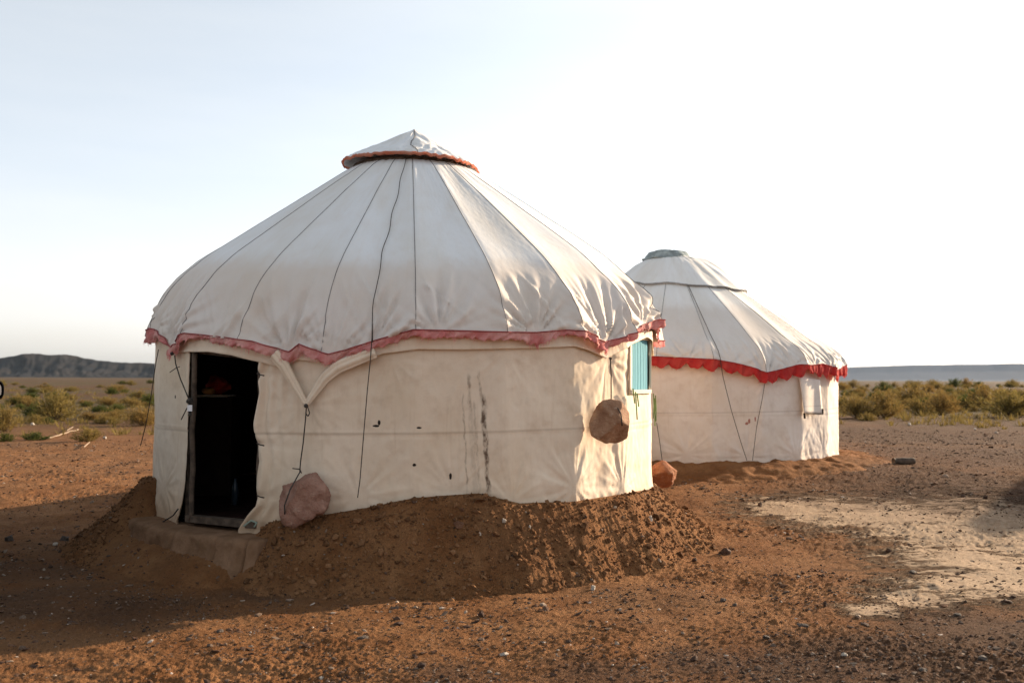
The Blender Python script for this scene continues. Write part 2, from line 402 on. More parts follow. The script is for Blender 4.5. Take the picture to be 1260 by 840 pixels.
def bush_mat(name, a, b, tip):
    m = M(name, .85, .1); oi = m.n.new('ShaderNodeObjectInfo'); g = m.n.new('ShaderNodeNewGeometry')
    c = m.mix(g.outputs['Random Per Island'], a, b); c = m.mix(m.math('MULTIPLY', oi.outputs['Random'], .5), c, tip); m.color(c); m.translucent(.35, c); return m.m
MAT_BUSHY = bush_mat('dry_yellow_scrub', (.13, .098, .030), (.26, .20, .062), (.27, .145, .05))
MAT_BUSHG = bush_mat('green_scrub', (.04, .052, .014), (.10, .115, .03), (.14, .12, .035))
MAT_TWIG = simple('twig', (.13, .09, .055), .9, .1)
def hill_mat(name, a, b, sc):
    m = M(name, .95, .05); o = m.tc.outputs['Object']
    c = m.mix(m.ramp(m.noise(o, sc, 7, .65), .38, .65), a, b); m.color(c)
    return m.m
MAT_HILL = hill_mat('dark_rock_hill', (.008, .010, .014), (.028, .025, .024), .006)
MAT_MESA = hill_mat('haze_blue_mesa_rock', (.052, .070, .105), (.066, .085, .12), .0005)  # blue of the distant haze painted into the rock colour

# ------------------------------------------------------------------ the ground
def build_ground():
    a_f = np.arange(-34, 34.001, .075)
    a_c = np.concatenate([np.linspace(34, 180, 34)[1:], np.linspace(-180, -34, 34)[1:-1]])
    ang = np.radians(np.concatenate([a_f, a_c])); nu = len(ang)
    rs = list(np.linspace(.15, 4.4, 14)); r = 4.4
    while r < 30: r += .0135 * (r / 5) ** 1.45; rs.append(r)
    while r < 12500: r *= 1.05; rs.append(r)
    rs = np.array(rs); nv = len(rs)
    X = np.sin(ang)[:, None] * rs; Y = np.cos(ang)[:, None] * rs
    Z = gfull(X, Y)
    V = np.stack([X, Y, Z], -1).reshape(-1, 3)
    # pale dried clay: soft union of discs round points given in metres
    pale = np.zeros_like(X)
    for (px, py, rx) in ((990, 622, .9), (1050, 628, 1.1), (1110, 632, 1.2), (1165, 655, 1.2), (1200, 690, 1.0), (1240, 640, 1.6), (1180, 720, .7), (1120, 735, .45), (1250, 715, .9), (1290, 670, 1.5), (1075, 750, .3)):
        p = pix_ground(px, py); d = np.hypot(X - p[0], (Y - p[1]) * 1.0) / rx; pale = np.maximum(pale, 1 - .5 * d)
    pale = np.maximum(pale, .30 * np.exp(-(((X + 2.6) / 1.1) ** 2 + ((Y - 6.0) / .7) ** 2)) + 0)
    grey = np.zeros_like(X)  # gravel patches; those in the left shadow paint its greyish tone
    for (px, py, rx, s) in ((1120, 815, .9, 1), (1000, 820, .7, .9), (1240, 780, .9, 1), (880, 815, .5, .8), (740, 830, .5, .7), (560, 832, .4, .6), (960, 660, .5, .35), (860, 735, .4, .3), (1150, 590, 2.5, .8), (1240, 560, 4, .9), (1120, 535, 6, .9), (1300, 525, 8, .9), (1000, 600, 1.6, .4), (60, 740, 1.0, .6), (160, 750, .8, .7), (300, 735, .7, .5), (40, 700, 1.0, .5), (420, 735, .5, .35), (780, 770, .35, .35)):
        p = pix_ground(px, py); grey = np.maximum(grey, s * np.exp(-((X - p[0]) ** 2 + (Y - p[1]) ** 2) / rx ** 2))
    far = smooth(16, 48, np.hypot(X, Y))
    me = mesh_np('ground', V, grid_faces(nu, nv, True), True, attrs={'pale': pale.ravel(), 'grey': grey.ravel(), 'far': far.ravel()}, mat=MAT_GROUND)
    o = obj('ground', me); o['kind'] = 'structure'
build_ground()

# ------------------------------------------------------------------ hills and the far mesa
def ridge(name, pts, depth, dist, mat, seed, rough, base=-2):
    """pts: silhouette (px, py); the ridge is a real range of the given depth standing at dist"""
    P = sorted(pts); az = []; hh = []
    for (px, py) in P:
        d = ray(px, py); az.append(math.atan2(d[0], d[1])); hh.append(EYE[2] + dist * d[2] / math.hypot(d[0], d[1]))
    n, k = 620, 46
    A = np.linspace(az[0], az[-1], n); H = np.interp(A, az, hh); H = H + (3.0 if dist < 5000 else 3.0) * fbm(A * 38, 0 * A, 5, seed + 20, .6) * np.clip(H / H.max(), 0, 1)
    T = np.linspace(0, 1, k)
    D = dist + (T[None, :] - .5) * depth + depth * .10 * rough * pn(A * 40, 0 * A, seed)[:, None]
    prof = np.interp(T, [0, .12, .35, .5, .68, .9, 1], [0, .10, .55, 1, .6, .12, 0])
    X = np.sin(A)[:, None] * D; Y = np.cos(A)[:, None] * D
    nz = fbm(X * 9 / dist, Y * 9 / dist, 6, seed, .55)
    gul = -np.abs(fbm(A[:, None] * 55 + .4 * nz, T[None, :] * 2 + 0 * A[:, None], 4, seed + 7, .55))
    Z = H[:, None] * np.clip(prof[None, :] * (1 + 0.10 * rough * nz) + rough * .45 * gul * (prof * (1 - prof) * 4)[None, :], 0, 1.03) + base * (1 - prof[None, :])
    V = np.stack([X, Y, Z], -1).reshape(-1, 3)
    o = obj(name, mesh_np(name, V, grid_faces(n, k), True, mat=mat)); o['kind'] = 'structure'; return o
ridge('hills', [(-900, 452), (-420, 440), (-160, 447), (-60, 443), (0, 440), (18, 437.5), (40, 433), (60, 434.5), (78, 434), (95, 436.5), (115, 441), (140, 445), (165, 444.5), (195, 446), (260, 450), (360, 458), (480, 464)], 900, 2600, MAT_HILL, 5, .55)
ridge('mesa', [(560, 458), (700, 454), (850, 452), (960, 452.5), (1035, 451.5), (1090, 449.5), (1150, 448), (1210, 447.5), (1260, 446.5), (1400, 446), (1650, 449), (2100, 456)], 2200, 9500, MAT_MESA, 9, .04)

# ------------------------------------------------------------------ earth mound round the near yurt
BASE1 = curve([(150, 588), (190, 590), (212, 606), (226, 634), (236, 640), (317, 644), (345, 640), (405, 632), (450, 625), (510, 612), (590, 607), (640, 619), (700, 617), (740, 612), (775, 606), (803, 600)], C1, R1)
def mound_h(x, y):
    th = np.arctan2(x - C1[0], -(y - C1[1])); r = np.hypot(x - C1[0], y - C1[1])
    top = interp(th, BASE1, .52)
    foot = .55 + .24 * np.exp(-((th - rad(-78)) / .40) ** 2) - .02 * np.exp(-((th - rad(70)) / .4) ** 2) + .05 * np.sin(th * 5 + 1) + .08 * pn(th * 6, 0 * th, 4)
    t = np.clip((r - R1 - .02) / foot, 0, 1.3)
    prof = np.interp(t, [0, .08, .3, .6, .85, 1, 1.3], [1, .97, .70, .34, .11, 0.0, -.12])
    g = gz(x, y)
    z = g + (top - g) * prof
    z = np.where(r < R1, top, z)
    dw = smooth(rad(-62), rad(-56), th) * (1 - smooth(rad(-27), rad(-19), th))      # trampled away in front of the door
    z = z * (1 - dw) + dw * (g + (.25 - g) * (1 - smooth(.20, .75, r - R1)) - .02)
    k = smooth(1.25, .95, t)
    z = z + k * (1 - .6 * dw) * (.024 * fbm(x * 2.6, y * 2.6, 3, 51) + .030 * (np.abs(fbm(x * 5.5, y * 5.5, 4, 61, .6)) - .18) + .008 * np.abs(pn(x * 40, y * 40, 63))) * smooth(0, .12, t + .02)
    return z, t
def build_mound():
    th = np.radians(np.concatenate([np.arange(-110, 110, .16), np.arange(110, 250, 1.5)]))
    rr = R1 + np.concatenate([np.linspace(-.25, 0, 4)[:-1], np.linspace(0, 1.75, 150)])
    TH, RR = np.meshgrid(th, rr, indexing='ij'); X, Y = pol(C1, RR, TH)
    Z, t = mound_h(X, Y); Z = np.where(t > 1.05, Z - .05 * smooth(1.0, 1.3, t), Z)
    V = np.stack([X, Y, Z], -1).reshape(-1, 3)
    o = obj('earth_mound', mesh_np('earth_mound', V, grid_faces(len(th), len(rr), True, False), True, mat=MAT_MOUND)); o['kind'] = 'structure'
build_mound()
def surf(x, y):
    g = gfull(np.atleast_1d(x), np.atleast_1d(y)); mz, t = mound_h(np.atleast_1d(x), np.atleast_1d(y)); return np.where(t < 1.05, np.maximum(g, mz), g)

# ------------------------------------------------------------------ yurts
NF = 22
def poly_r(th, R, ph, amt=1.0, sharp=.0):
    a = 2 * math.pi / NF; q = ((th - ph) % a) - a / 2
    k = np.cos(a / 2) / np.cos(q); return R * (1 - amt * (1 - k))
def ropepath(pts, C, R, n=None, off=.03):
    out = []
    for (px, py) in pts:
        t, z = pix_cyl(px, py, C, R + off); x, y = pol(C, R + off, t); out.append((x, y, z))
    P = np.array(out); m = n or len(P) * 5
    s = np.linspace(0, len(P) - 1, m); return np.stack([np.interp(s, range(len(P)), P[:, i]) for i in range(3)], 1)

def yurt(cfg):
    C, R, PH = cfg['C'], cfg['R'], cfg['phase']; rng = np.random.default_rng(cfg['seed'])
    z0 = cfg['z0']; root = thing('yurt', cfg['label'], 'yurt', (C[0], C[1], z0))
    step = 2 * math.pi / NF
    hem = lambda th: interp(th, cfg['hem'], cfg['hem_out'])
    # ---- wall
    dr, dl = cfg.get('door', (None, None))
    if dr is not None:
        th = np.linspace(dr, dl + 2 * math.pi, 1500)
    else: th = np.linspace(-math.pi, math.pi, 1100)
    zz = np.linspace(z0 - .1, cfg.get('wall_top', 2.26), 106)
    win = cfg.get('window')
    if win:
        th = np.sort(np.concatenate([th[(np.abs(th - win[0]) > .002) & (np.abs(th - win[1]) > .002)], [win[0], win[1]]]))
        zz = np.sort(np.concatenate([zz[(np.abs(zz - win[2]) > .008) & (np.abs(zz - win[3]) > .008)], [win[2], win[3]]]))
    TH, Z = np.meshgrid(th, zz, indexing='ij'); TS = TH.copy()
    if dr is not None:            # the cloth edges at the door wave and lean
        w = np.exp(-np.abs(TH - dr) / .10)
        ez = np.interp(Z, [.40, .50, .62, .78, 1.0, 1.3, 1.62, 1.8, 2.2], [-.062, -.038, -.004, -.012, -.002, -.014, .010, -.004, 0])
        TS = TS + w * ez
        w2 = np.exp(-np.abs(TH - dl - 2 * math.pi) / .06)
        TS = TS - w2 * np.interp(Z, [.35, .5, .7, 1.0], [.055, .03, .008, 0])
    r = poly_r(TS, R, PH, 1.25)
    q_ = ((TS - PH) % step) - step / 2; r -= .003 * np.exp(-((step / 2 - np.abs(q_)) / .010) ** 2)
    r += .008 * fbm(TS * 5, Z * 2.0, 4, cfg['seed'] + 1) + .0022 * fbm(TS * 40, Z * 12, 3, cfg['seed'] + 2)
    r += .005 * np.exp(-((Z - cfg['seam_z'](TS)) / .010) ** 2) - .004 * np.exp(-((Z - cfg['seam_z'](TS) + .02) / .012) ** 2)
    bz = z0 + .1 + .05 * pn(TS * 5, 0 * TS, 6)
    r += .035 * np.exp(-np.maximum(Z - bz, 0) / .10) * (.5 + .8 * pn(TS * 8, 0 * TS, cfg['seed'] + 4)) + .012 * np.exp(-np.maximum(Z - bz, 0) / .22) * pn(TS * 26 + Z * 5, Z * 4, cfg['seed'] + 5)
    for (tc_, wd, am) in cfg['wrinkle']:        # slack facets with big soft folds
        g = np.exp(-((TS - tc_) / wd) ** 4)
        wx = TS + .05 * pn(TS * 5, Z * 2.2, cfg['seed'] + 8); wz = Z + .12 * pn(TS * 4 + 3, Z * 2.5, cfg['seed'] + 7)
        f1 = pn(wx * 7.5 + wz * 1.5, wz * 1.1 - wx * 2, cfg['seed'] + 9); f2 = 1 - 2.6 * np.abs(pn(wx * 8 - wz * 1.3, wz * 1.3, cfg['seed'] + 14))
        r += g * am * (1.3 * f1 + .45 * f2 + .25 * pn(TS * 24 - Z * 5, Z * 6, cfg['seed'] + 10))
    for (px_, py_, am) in cfg.get('strain', ()):
        ta, za = pix_cyl(px_, py_, C, R); dx_ = (TS - ta) * R; dx_ = np.where(dx_ > math.pi * R, dx_ - 2 * math.pi * R, dx_); dy_ = Z - za; rho = np.hypot(dx_, dy_); p_ = np.arctan2(dy_, dx_)
        r += am * np.exp(-(rho / .42) ** 2) * smooth(.02, .2, rho) * (pn(np.cos(p_) * 3.2 + px_, np.sin(p_) * 3.2, 5) + .6 * pn(np.cos(p_) * 7 + px_, np.sin(p_) * 7, 6))
    if dr is not None:
        e = np.exp(-(TH - dr) / .055)
        pinch = sum(np.exp(-((Z - zz_) / .035) ** 2) for zz_ in cfg['door_ties'])
        r += e * (.028 * np.sin((TH - dr) * 150 + 2 * np.sin(Z * 5)) * (1 - .7 * pinch) - .030 * pinch + .012)
        e2 = np.exp(-(dl + 2 * math.pi - TH) / .05); r += e2 * (.012 * np.sin((TH - dl) * 130 + Z * 2) + .02 * smooth(1.0, .4, Z))
    r = r - .30 * np.maximum(Z - (hem(TS) - .10), 0) ** 1.0 * smooth(-.10, .05, Z - hem(TS))
    X, Y = pol(C, r, TS); V = np.stack([X, Y, Z], -1).reshape(-1, 3)
    mask = np.ones((len(th) - 1, len(zz) - 1), bool)
    if win:
        cm = (th[:-1] + th[1:]) / 2; zm = (zz[:-1] + zz[1:]) / 2
        mask &= ~(((cm > win[0]) & (cm < win[1]))[:, None] & ((zm > win[2]) & (zm < win[3]))[None, :])
    UV = np.stack([((TH + math.pi) % (2 * math.pi) - math.pi) * 2.75, Z - (z0 - cfg['uvz'])], -1).reshape(-1, 2)
    if not win and dr is None: pass
    me = mesh_np('wall_cover', V, grid_faces(len(th), len(zz), False, False, mask), True, uv=UV, mat=cfg['wall_mat'])
    wall = part('wall_cover', me, root)
    sm = wall.modifiers.new('thick', 'SOLIDIFY'); sm.thickness = .006; sm.offset = -1
    # ---- lining and floor
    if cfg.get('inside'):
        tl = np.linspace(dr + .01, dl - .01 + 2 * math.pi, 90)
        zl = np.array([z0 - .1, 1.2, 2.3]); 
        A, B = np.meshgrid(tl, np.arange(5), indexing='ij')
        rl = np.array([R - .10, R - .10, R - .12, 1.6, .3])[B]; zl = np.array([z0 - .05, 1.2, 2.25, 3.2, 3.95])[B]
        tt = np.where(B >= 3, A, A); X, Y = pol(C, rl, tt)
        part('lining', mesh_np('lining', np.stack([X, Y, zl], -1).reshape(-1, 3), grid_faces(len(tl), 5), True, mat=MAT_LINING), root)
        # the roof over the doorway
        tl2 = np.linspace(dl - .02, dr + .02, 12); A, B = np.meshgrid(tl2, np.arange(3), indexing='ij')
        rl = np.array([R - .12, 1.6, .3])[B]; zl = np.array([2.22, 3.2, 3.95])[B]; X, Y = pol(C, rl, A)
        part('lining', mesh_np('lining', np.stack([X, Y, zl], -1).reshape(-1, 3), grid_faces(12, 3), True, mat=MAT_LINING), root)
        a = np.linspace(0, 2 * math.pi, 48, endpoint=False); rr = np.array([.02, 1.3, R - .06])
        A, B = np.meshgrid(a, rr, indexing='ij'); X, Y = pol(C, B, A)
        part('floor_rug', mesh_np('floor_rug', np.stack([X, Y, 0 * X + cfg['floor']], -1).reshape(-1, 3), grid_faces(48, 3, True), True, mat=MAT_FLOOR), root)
    # ---- roof profile (r, z) from the crown to the eave
    PR = np.array(cfg['profile']); sl = np.concatenate([[0], np.cumsum(np.hypot(np.diff(PR[:, 0]), np.diff(PR[:, 1])))]); sl /= sl[-1]
    nv = 120; S = np.linspace(0, 1, nv)
    pr = np.interp(S, sl, PR[:, 0]); pz = np.interp(S, sl, PR[:, 1])
    ker = np.hanning(9); ker /= ker.sum()
    pr = np.convolve(np.pad(pr, 4, 'reflect', reflect_type='odd'), ker, 'valid'); pz = np.convolve(np.pad(pz, 4, 'reflect', reflect_type='odd'), ker, 'valid')
    zs = cfg['shoulder']; zend = pz[-1]
    if cfg.get('profile_left'):
        P2 = np.array(cfg['profile_left']); s2 = np.concatenate([[0], np.cumsum(np.hypot(np.diff(P2[:, 0]), np.diff(P2[:, 1])))]); s2 /= s2[-1]
        pr2 = np.interp(S, s2, P2[:, 0]); pz2 = np.interp(S, s2, P2[:, 1])
        pr2 = np.convolve(np.pad(pr2, 4, 'reflect', reflect_type='odd'), ker, 'valid'); pz2 = np.convolve(np.pad(pz2, 4, 'reflect', reflect_type='odd'), ker, 'valid')
    else: pr2, pz2 = pr, pz
    if cfg.get('profile_front'):
        P3 = np.array(cfg['profile_front']); s3 = np.concatenate([[0], np.cumsum(np.hypot(np.diff(P3[:, 0]), np.diff(P3[:, 1])))]); s3 /= s3[-1]
        pr3 = np.interp(S, s3, P3[:, 0]); pz3 = np.interp(S, s3, P3[:, 1])
        pr3 = np.convolve(np.pad(pr3, 4, 'reflect', reflect_type='odd'), ker, 'valid'); pz3 = np.convolve(np.pad(pz3, 4, 'reflect', reflect_type='odd'), ker, 'valid')
    else: pr3, pz3 = None, None
    fw_ = lambda th: (np.maximum(0, np.cos(th - .05)) ** 1.6) if pr3 is not None else 0 * th
    anch = [(pix_cyl(px, 420 if C is C1 else 455, C, R + .08)[0], am) for px, am in cfg['anchors']]
    def roof_pos(th, S_):
        a = (th - PH) % step / step          # 0..1 across a gore
        k = np.floor((th - PH) / step)
        wl = .5 + .5 * np.sin(th - .1)
        r = np.interp(S_, S, pr) * wl + np.interp(S_, S, pr2) * (1 - wl); z = np.interp(S_, S, pz) * wl + np.interp(S_, S, pz2) * (1 - wl)
        if pr3 is not None:
            w3 = fw_(th); r = r * (1 - w3) + w3 * np.interp(S_, S, pr3); z = z * (1 - w3) + w3 * np.interp(S_, S, pz3)
        zs = cfg['shoulder'] - .20 * fw_(th)
        dz = np.clip((zs - z) / (zs - zend), 0, 1)
        z = z + (hem(th) - zend) * dz ** 1.4
        up = 1 - smooth(.0, .35, dz)
        r0 = r.copy()
        r = poly_r(th, r, PH, 1.0 + .5 * up)
        sag = np.sin(a * math.pi)
        r = r - up * .016 * sag * smooth(.0, .25, S_) - .010 * up * np.exp(-(np.minimum(a, 1 - a) / .05) ** 2)
        # draping folds below the shoulder: fans of ridges out of the gore corners
        D = smooth(0.0, .55, dz)
        fold = 0
        for gi in range(7):
            ss = cfg['seed'] * 7 + gi * 3
            ka = np.sin(k * 12.9898 + gi * 78.233 + cfg['seed']) * 43758.5453; ka = ka - np.floor(ka)
            kb = np.sin(k * 39.34 + gi * 11.135 + cfg['seed']) * 24634.6345; kb = kb - np.floor(kb)
            c0 = .10 + .8 * ka; sl_ = (kb - .5) * 2.4
            q = a - (c0 + sl_ * (1 - dz) * .9)
            wdt = .020 + .034 * kb
            fold = fold + (.5 + .8 * ka) * (np.exp(-np.abs(q / wdt) ** 1.4) - .45 * np.exp(-((q - wdt * 1.9) / (wdt * 1.3)) ** 2)) * np.exp(-((dz - .3 - .6 * kb) / .45) ** 2)
        gather = np.exp(-(np.minimum(a, 1 - a) / .07) ** 2)
        fold = .35 * fold * smooth(0, .14, a) * smooth(0, .14, 1 - a)
        zh_ = hem(th)
        num, den = 0, 1e-6
        for ai, (ta, am) in enumerate(anch):         # cloth strained from each tie: folds fan out of it
            dx_ = ((th - ta + math.pi) % (2 * math.pi) - math.pi) * 2.8; dy_ = z - zh_ + .03
            rho = np.hypot(dx_, dy_); ph_ = np.arctan2(dx_, dy_)
            wv = np.exp(-(rho / .60) ** 2) * smooth(.02, .22, rho); WW = 1 / (rho ** 3 + .004) * smooth(1.55, 1.25, np.abs(ph_)) * (np.abs(dx_) < 1.5)
            n1 = pn(ph_ * 3.9 + ai * 7.3, rho * .3 + ai, cfg['seed'] + 50); n2 = pn(ph_ * 8.5 + ai * 3.1, rho * .4 + ai, cfg['seed'] + 51)
            num = num + WW * am * wv * (1.35 * n1 + .45 * n2 + .55 * (.35 - np.abs(n1))); den = den + WW
        fold = fold + 1.25 * num / den
        r = r + smooth(0, .25, dz) * cfg['fold'] * fold + D * .010 * pn(th * 16 + 2.5 * dz, dz * .9, cfg['seed'] + 22) + D * .004 * pn(th * 34 - 5 * dz, dz * 2, cfg['seed'] + 23)
        r = r + D * (.026 * gather - .016 * np.sin(a * math.pi) ** 2) * (1 + cfg['bulge'] * smooth(rad(36), rad(56), th) * (1 - smooth(rad(100), rad(130), th)))
        r = r + .006 * fbm(th * 5, S_ * 3, 2, cfg['seed'] + 30) * smooth(0, .2, S_) + .0016 * fbm(th * 50, S_ * 40, 2, cfg['seed'] + 31)
        # loose creases running down from the crown
        r = r + .010 * (1 - smooth(.05, .35, S_)) * pn(th * 16, S_ * 5, cfg['seed'] + 33)
        return r, z
    ng = 46
    for k in range(NF):
        t0 = PH + k * step; th = np.linspace(t0, t0 + step, ng)
        th = np.where(th > math.pi, th, th)
        TH, SS = np.meshgrid(th, S, indexing='ij')
        eps = TH.copy(); eps[0] += 1e-6; eps[-1] -= 1e-6
        r, z = roof_pos(eps, SS); X, Y = pol(C, r, TH)
        thn = (t0 + step / 2 + math.pi) % (2 * math.pi) - math.pi
        UV = np.stack([(TH - t0 - step / 2 + thn) * 2.75, z + .22 * fw_(TH) - cfg['uvroof']], -1).reshape(-1, 2)
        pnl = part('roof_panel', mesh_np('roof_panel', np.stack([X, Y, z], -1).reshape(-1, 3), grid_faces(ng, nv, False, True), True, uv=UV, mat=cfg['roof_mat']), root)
        # seam
        ts = np.full(60, t0 + .0035 * math.sin(k * 3)); s_ = np.linspace(.0, .995, 60)
        r, z = roof_pos(ts + 1e-6, s_); X, Y = pol(C, r + .003, ts)
        part('seam', tube(np.stack([X, Y, z], 1), .0032, 6, MAT_SEAM), pnl, root)
    # ---- fringe
    nt_ = 1800; th = np.linspace(-math.pi, math.pi, nt_, endpoint=False); rows = np.linspace(0, 1, 7)
    TH, RW = np.meshgrid(th, rows, indexing='ij')
    rt, zt = roof_pos(TH, np.ones_like(TH)); 
    h = cfg['fr_h'] * (1 + .55 * pn(th * 7, 0 * th, 71) + .18 * pn(th * 30, 0 * th, 72))
    if cfg['fr_scallop']: h = h + cfg['fr_scallop'] * (1 + 1.1 * pn(th * 6, 0 * th, 79)) * (np.abs(np.sin(th * 36 + 1.5 * pn(th * 3, 0 * th, 77))) - .4)
    else: h = h + .016 * pn(th * 70, 0 * th, 73) + .014 * np.abs(pn(th * 26, 0 * th, 74))
    for (tc_, wd, am) in cfg['fr_torn']: h = h + am * np.exp(-((th - tc_) / wd) ** 2) * (1 + .6 * pn(th * 90, 0 * th, 75))
    ruf = (.034 * pn(TH * 24 + RW * .8, RW * .5, 81) + .030 * pn(TH * 58 + RW * 2.2, RW * .8, 82)) * cfg['fr_ruffle']
    X, Y = pol(C, rt + .006 + RW * .012 + RW * ruf - .01 * (RW > .99), TH + RW * .004 * pn(TH * 40, 0 * TH, 85))
    Z = zt + .012 - RW * h[:, None] + .006 * pn(TH * 60, RW * 2, 84) * (RW > 0)
    part('fringe', mesh_np('fringe', np.stack([X, Y, Z], -1).reshape(-1, 3), grid_faces(nt_, 7, True, True), True, mat=cfg['fr_mat']), root)
    part('hem_cord', tube(np.stack([X[:, 0] + .008 * np.sin(th), Y[:, 0] - .008 * np.cos(th), Z[:, 0] - .002], 1), .0055, 6, cfg['cord'], False), root)
    # frayed threads
    vs, fs = [], []
    cand = rng.uniform(-1.9, 1.9, 260)
    for (tc_, wd, am) in cfg['fr_torn']: cand = np.concatenate([cand, rng.normal(tc_, wd, 45)])
    for t in cand:
        i = int((t + math.pi) / (2 * math.pi) * nt_) % nt_
        x, y, z = X[i, 6], Y[i, 6], Z[i, 6]; ln = rng.uniform(.012, .05); a = rng.normal(0, .5); ox, oy = math.sin(t), -math.cos(t)
        dx, dy, dz_ = math.cos(t) * math.sin(a) * ln + ox * .01, math.sin(t) * math.sin(a) * ln + oy * .01, -math.cos(a) * ln
        b = len(vs); w = .0016
        vs += [(x - w, y, z + .01), (x + w, y, z + .01), (x + dx * .6 + w, y + dy * .6, z + dz_ * .6), (x + dx, y + dy, z + dz_)]; fs.append((b, b + 1, b + 2, b + 3))
    part('frayed_threads', mesh_np('frayed_threads', np.array(vs), np.array(fs), False, mat=cfg['fr_mat']), root)['kind'] = 'stuff'
    cfg['root'] = root; cfg['roof_pos'] = roof_pos; cfg['nv'] = nv
    return root

# eave line, valance line of the near yurt read off at its own radius
HEM1 = curve([(186, 405), (192, 408), (205, 428), (216, 420), (227, 411), (274, 416), (312, 421), (340, 430), (352, 434), (358, 430), (366, 424), (385, 431), (404, 437), (426, 431), (460, 420), (508, 407), (572, 408), (626, 410), (664, 410), (698, 407), (720, 409), (735, 416), (748, 422), (762, 418), (774, 412), (793, 403), (808, 394)], C1, 2.84)
VAL1 = curve([(215, 433), (251, 432.5), (282, 437), (320, 446), (345, 453), (352, 448), (362, 442), (395, 446), (407, 455), (420, 456), (428, 453), (445, 445), (469, 435), (515, 429.5), (572, 430), (664, 428), (709, 426), (729, 431), (744, 438), (750, 441), (757, 437), (770, 430), (782, 423), (800, 415)], C1, 2.80)
TD_R = pix_cyl(317, 540, C1, R1)[0]; TD_L = pix_cyl(230, 540, C1, R1)[0]
PHASE1 = rad(1 + 5.86)
# corners of the wall facets: 706 px and 767 px
tw0 = pix_cyl(777, 450, C1, R1)[0]; tw1 = pix_cyl(800.5, 450, C1, R1)[0]
cfg1 = dict(C=C1, R=R1, phase=PHASE1, seed=3, z0=.40, uvz=.40, uvroof=0, floor=.43,
    label='near white canvas yurt with faded pink fringe and an open dark doorway',
    hem=HEM1, hem_out=2.18, door=(TD_R, TD_L), inside=True, window=(tw0, tw1, 1.64, 2.16),
    seam_z=lambda t: 1.275 + .006 * np.sin(t * 3), door_ties=[pix_cyl(317, y, C1, R1)[1] for y in (461, 547, 611)],
    wrinkle=[(rad(47.5), rad(8.5), .014), (rad(64), rad(6), .004), (rad(30), rad(7), .004), (rad(-60), rad(9), .006)],
    strain=((377, 498, .007), (322, 461, .007), (318, 547, .007), (316, 611, .008), (706, 600, .018), (767, 600, .014), (560, 608, .012), (750, 441, .014), (440, 612, .014), (630, 618, .014), (200, 600, .012), (480, 440, .009), (620, 432, .009)),
    wall_mat=MAT_WALL, roof_mat=MAT_ROOF, fr_mat=MAT_FR1, cord=MAT_CORD1,
    profile=[(.66, 4.15), (.78, 4.09), (1.3, 3.76), (1.9, 3.38), (2.28, 3.12), (2.46, 2.96), (2.63, 2.76), (2.745, 2.52), (2.81, 2.3), (2.845, 2.14)],
    anchors=((205, 1), (357, 1.2), (408, .9), (460, .9), (540, .6), (662, .9), (748, 1.3), (797, .8), (188, .8)),
    profile_front=[(.66, 4.13), (.78, 4.06), (1.3, 3.67), (1.9, 3.20), (2.3, 2.89), (2.49, 2.72), (2.64, 2.53), (2.74, 2.36), (2.80, 2.24), (2.83, 2.14)],
    profile_left=[(.66, 4.13), (.78, 4.06), (1.3, 3.71), (1.9, 3.31), (2.34, 3.02), (2.53, 2.84), (2.65, 2.65), (2.73, 2.45), (2.79, 2.28), (2.825, 2.14)],
    shoulder=2.97, fold=.058, bulge=.9, fr_h=.066, fr_scallop=0, fr_ruffle=1.0,
    fr_torn=[(pix_cyl(x, 420, C1, 2.82)[0], w, a) for x, w, a in ((664, .035, .05), (186, .06, .07), (206, .03, .03), (355, .03, .03), (404, .06, .02), (748, .03, .02))])
y1 = yurt(cfg1)

def cap_cover(root, C, r0, zb, zt, tilt, mat, hemmat, seed, lx=0, name='crown_cover'):
    nu, nvv = 200, 40
    th = np.linspace(0, 2 * math.pi, nu, endpoint=False); T = np.linspace(0.004, 1, nvv)
    TH, TT = np.meshgrid(th, T, indexing='ij')
    r = r0 * TT * (1 + .03 * np.cos(4 * (TH - .5)) * TT) + .010 * pn(TH * 6, TT * 7, seed) * TT
    fold = .025 * pn(TH * 3.5, TT * 3, seed + 1) * np.sin(TT * math.pi) + .016 * (1 - np.abs(pn(TH * 7, TT * 4, seed + 2)) * 3) * smooth(.3, .9, TT)
    prof = np.interp(TT, [0, .05, .75, .93, 1], [1, .93, .22, .06, -.04])
    z = zb + (zt - zb) * prof + fold + tilt * TT * np.sin(TH) 
    X, Y = pol(C, r, TH); X = X + lx * (1 - TT)
    o = part(name, mesh_np(name, np.stack([X, Y, z], -1).reshape(-1, 3), grid_faces(nu, nvv, True, True), True, uv=np.stack([TH * 1.2, 3.3 + TT], -1).reshape(-1, 2), mat=mat), root)
    mdf = o.modifiers.new('thick', 'SOLIDIFY'); mdf.thickness = .008
    if hemmat:
        RW = np.linspace(0, 1, 5); A, B = np.meshgrid(np.arange(nu), RW, indexing='ij')
        e = np.stack([X[:, -1], Y[:, -1], z[:, -1]], -1)
        ox, oy = np.sin(th)[:, None], -np.cos(th)[:, None]
        bul = .014 * np.sin(B * math.pi) + .006 * pn(A * .25, B * 2, 4)
        hz = .038 + .012 * pn(th * 9, 0 * th, 5)
        P = np.stack([e[:, 0][:, None] + ox * bul, e[:, 1][:, None] + oy * bul, e[:, 2][:, None] + .008 - B * hz[:, None]], -1)
        part('hem', mesh_np('hem', P.reshape(-1, 3), grid_faces(nu, 5, True, True), True, mat=hemmat), o, root)
    return o, (X, Y, z)
cap1, capg = cap_cover(y1, C1, .77, 4.185, 4.62, -.02, MAT_ROOF, MAT_CAPHEM, 17, lx=.03)
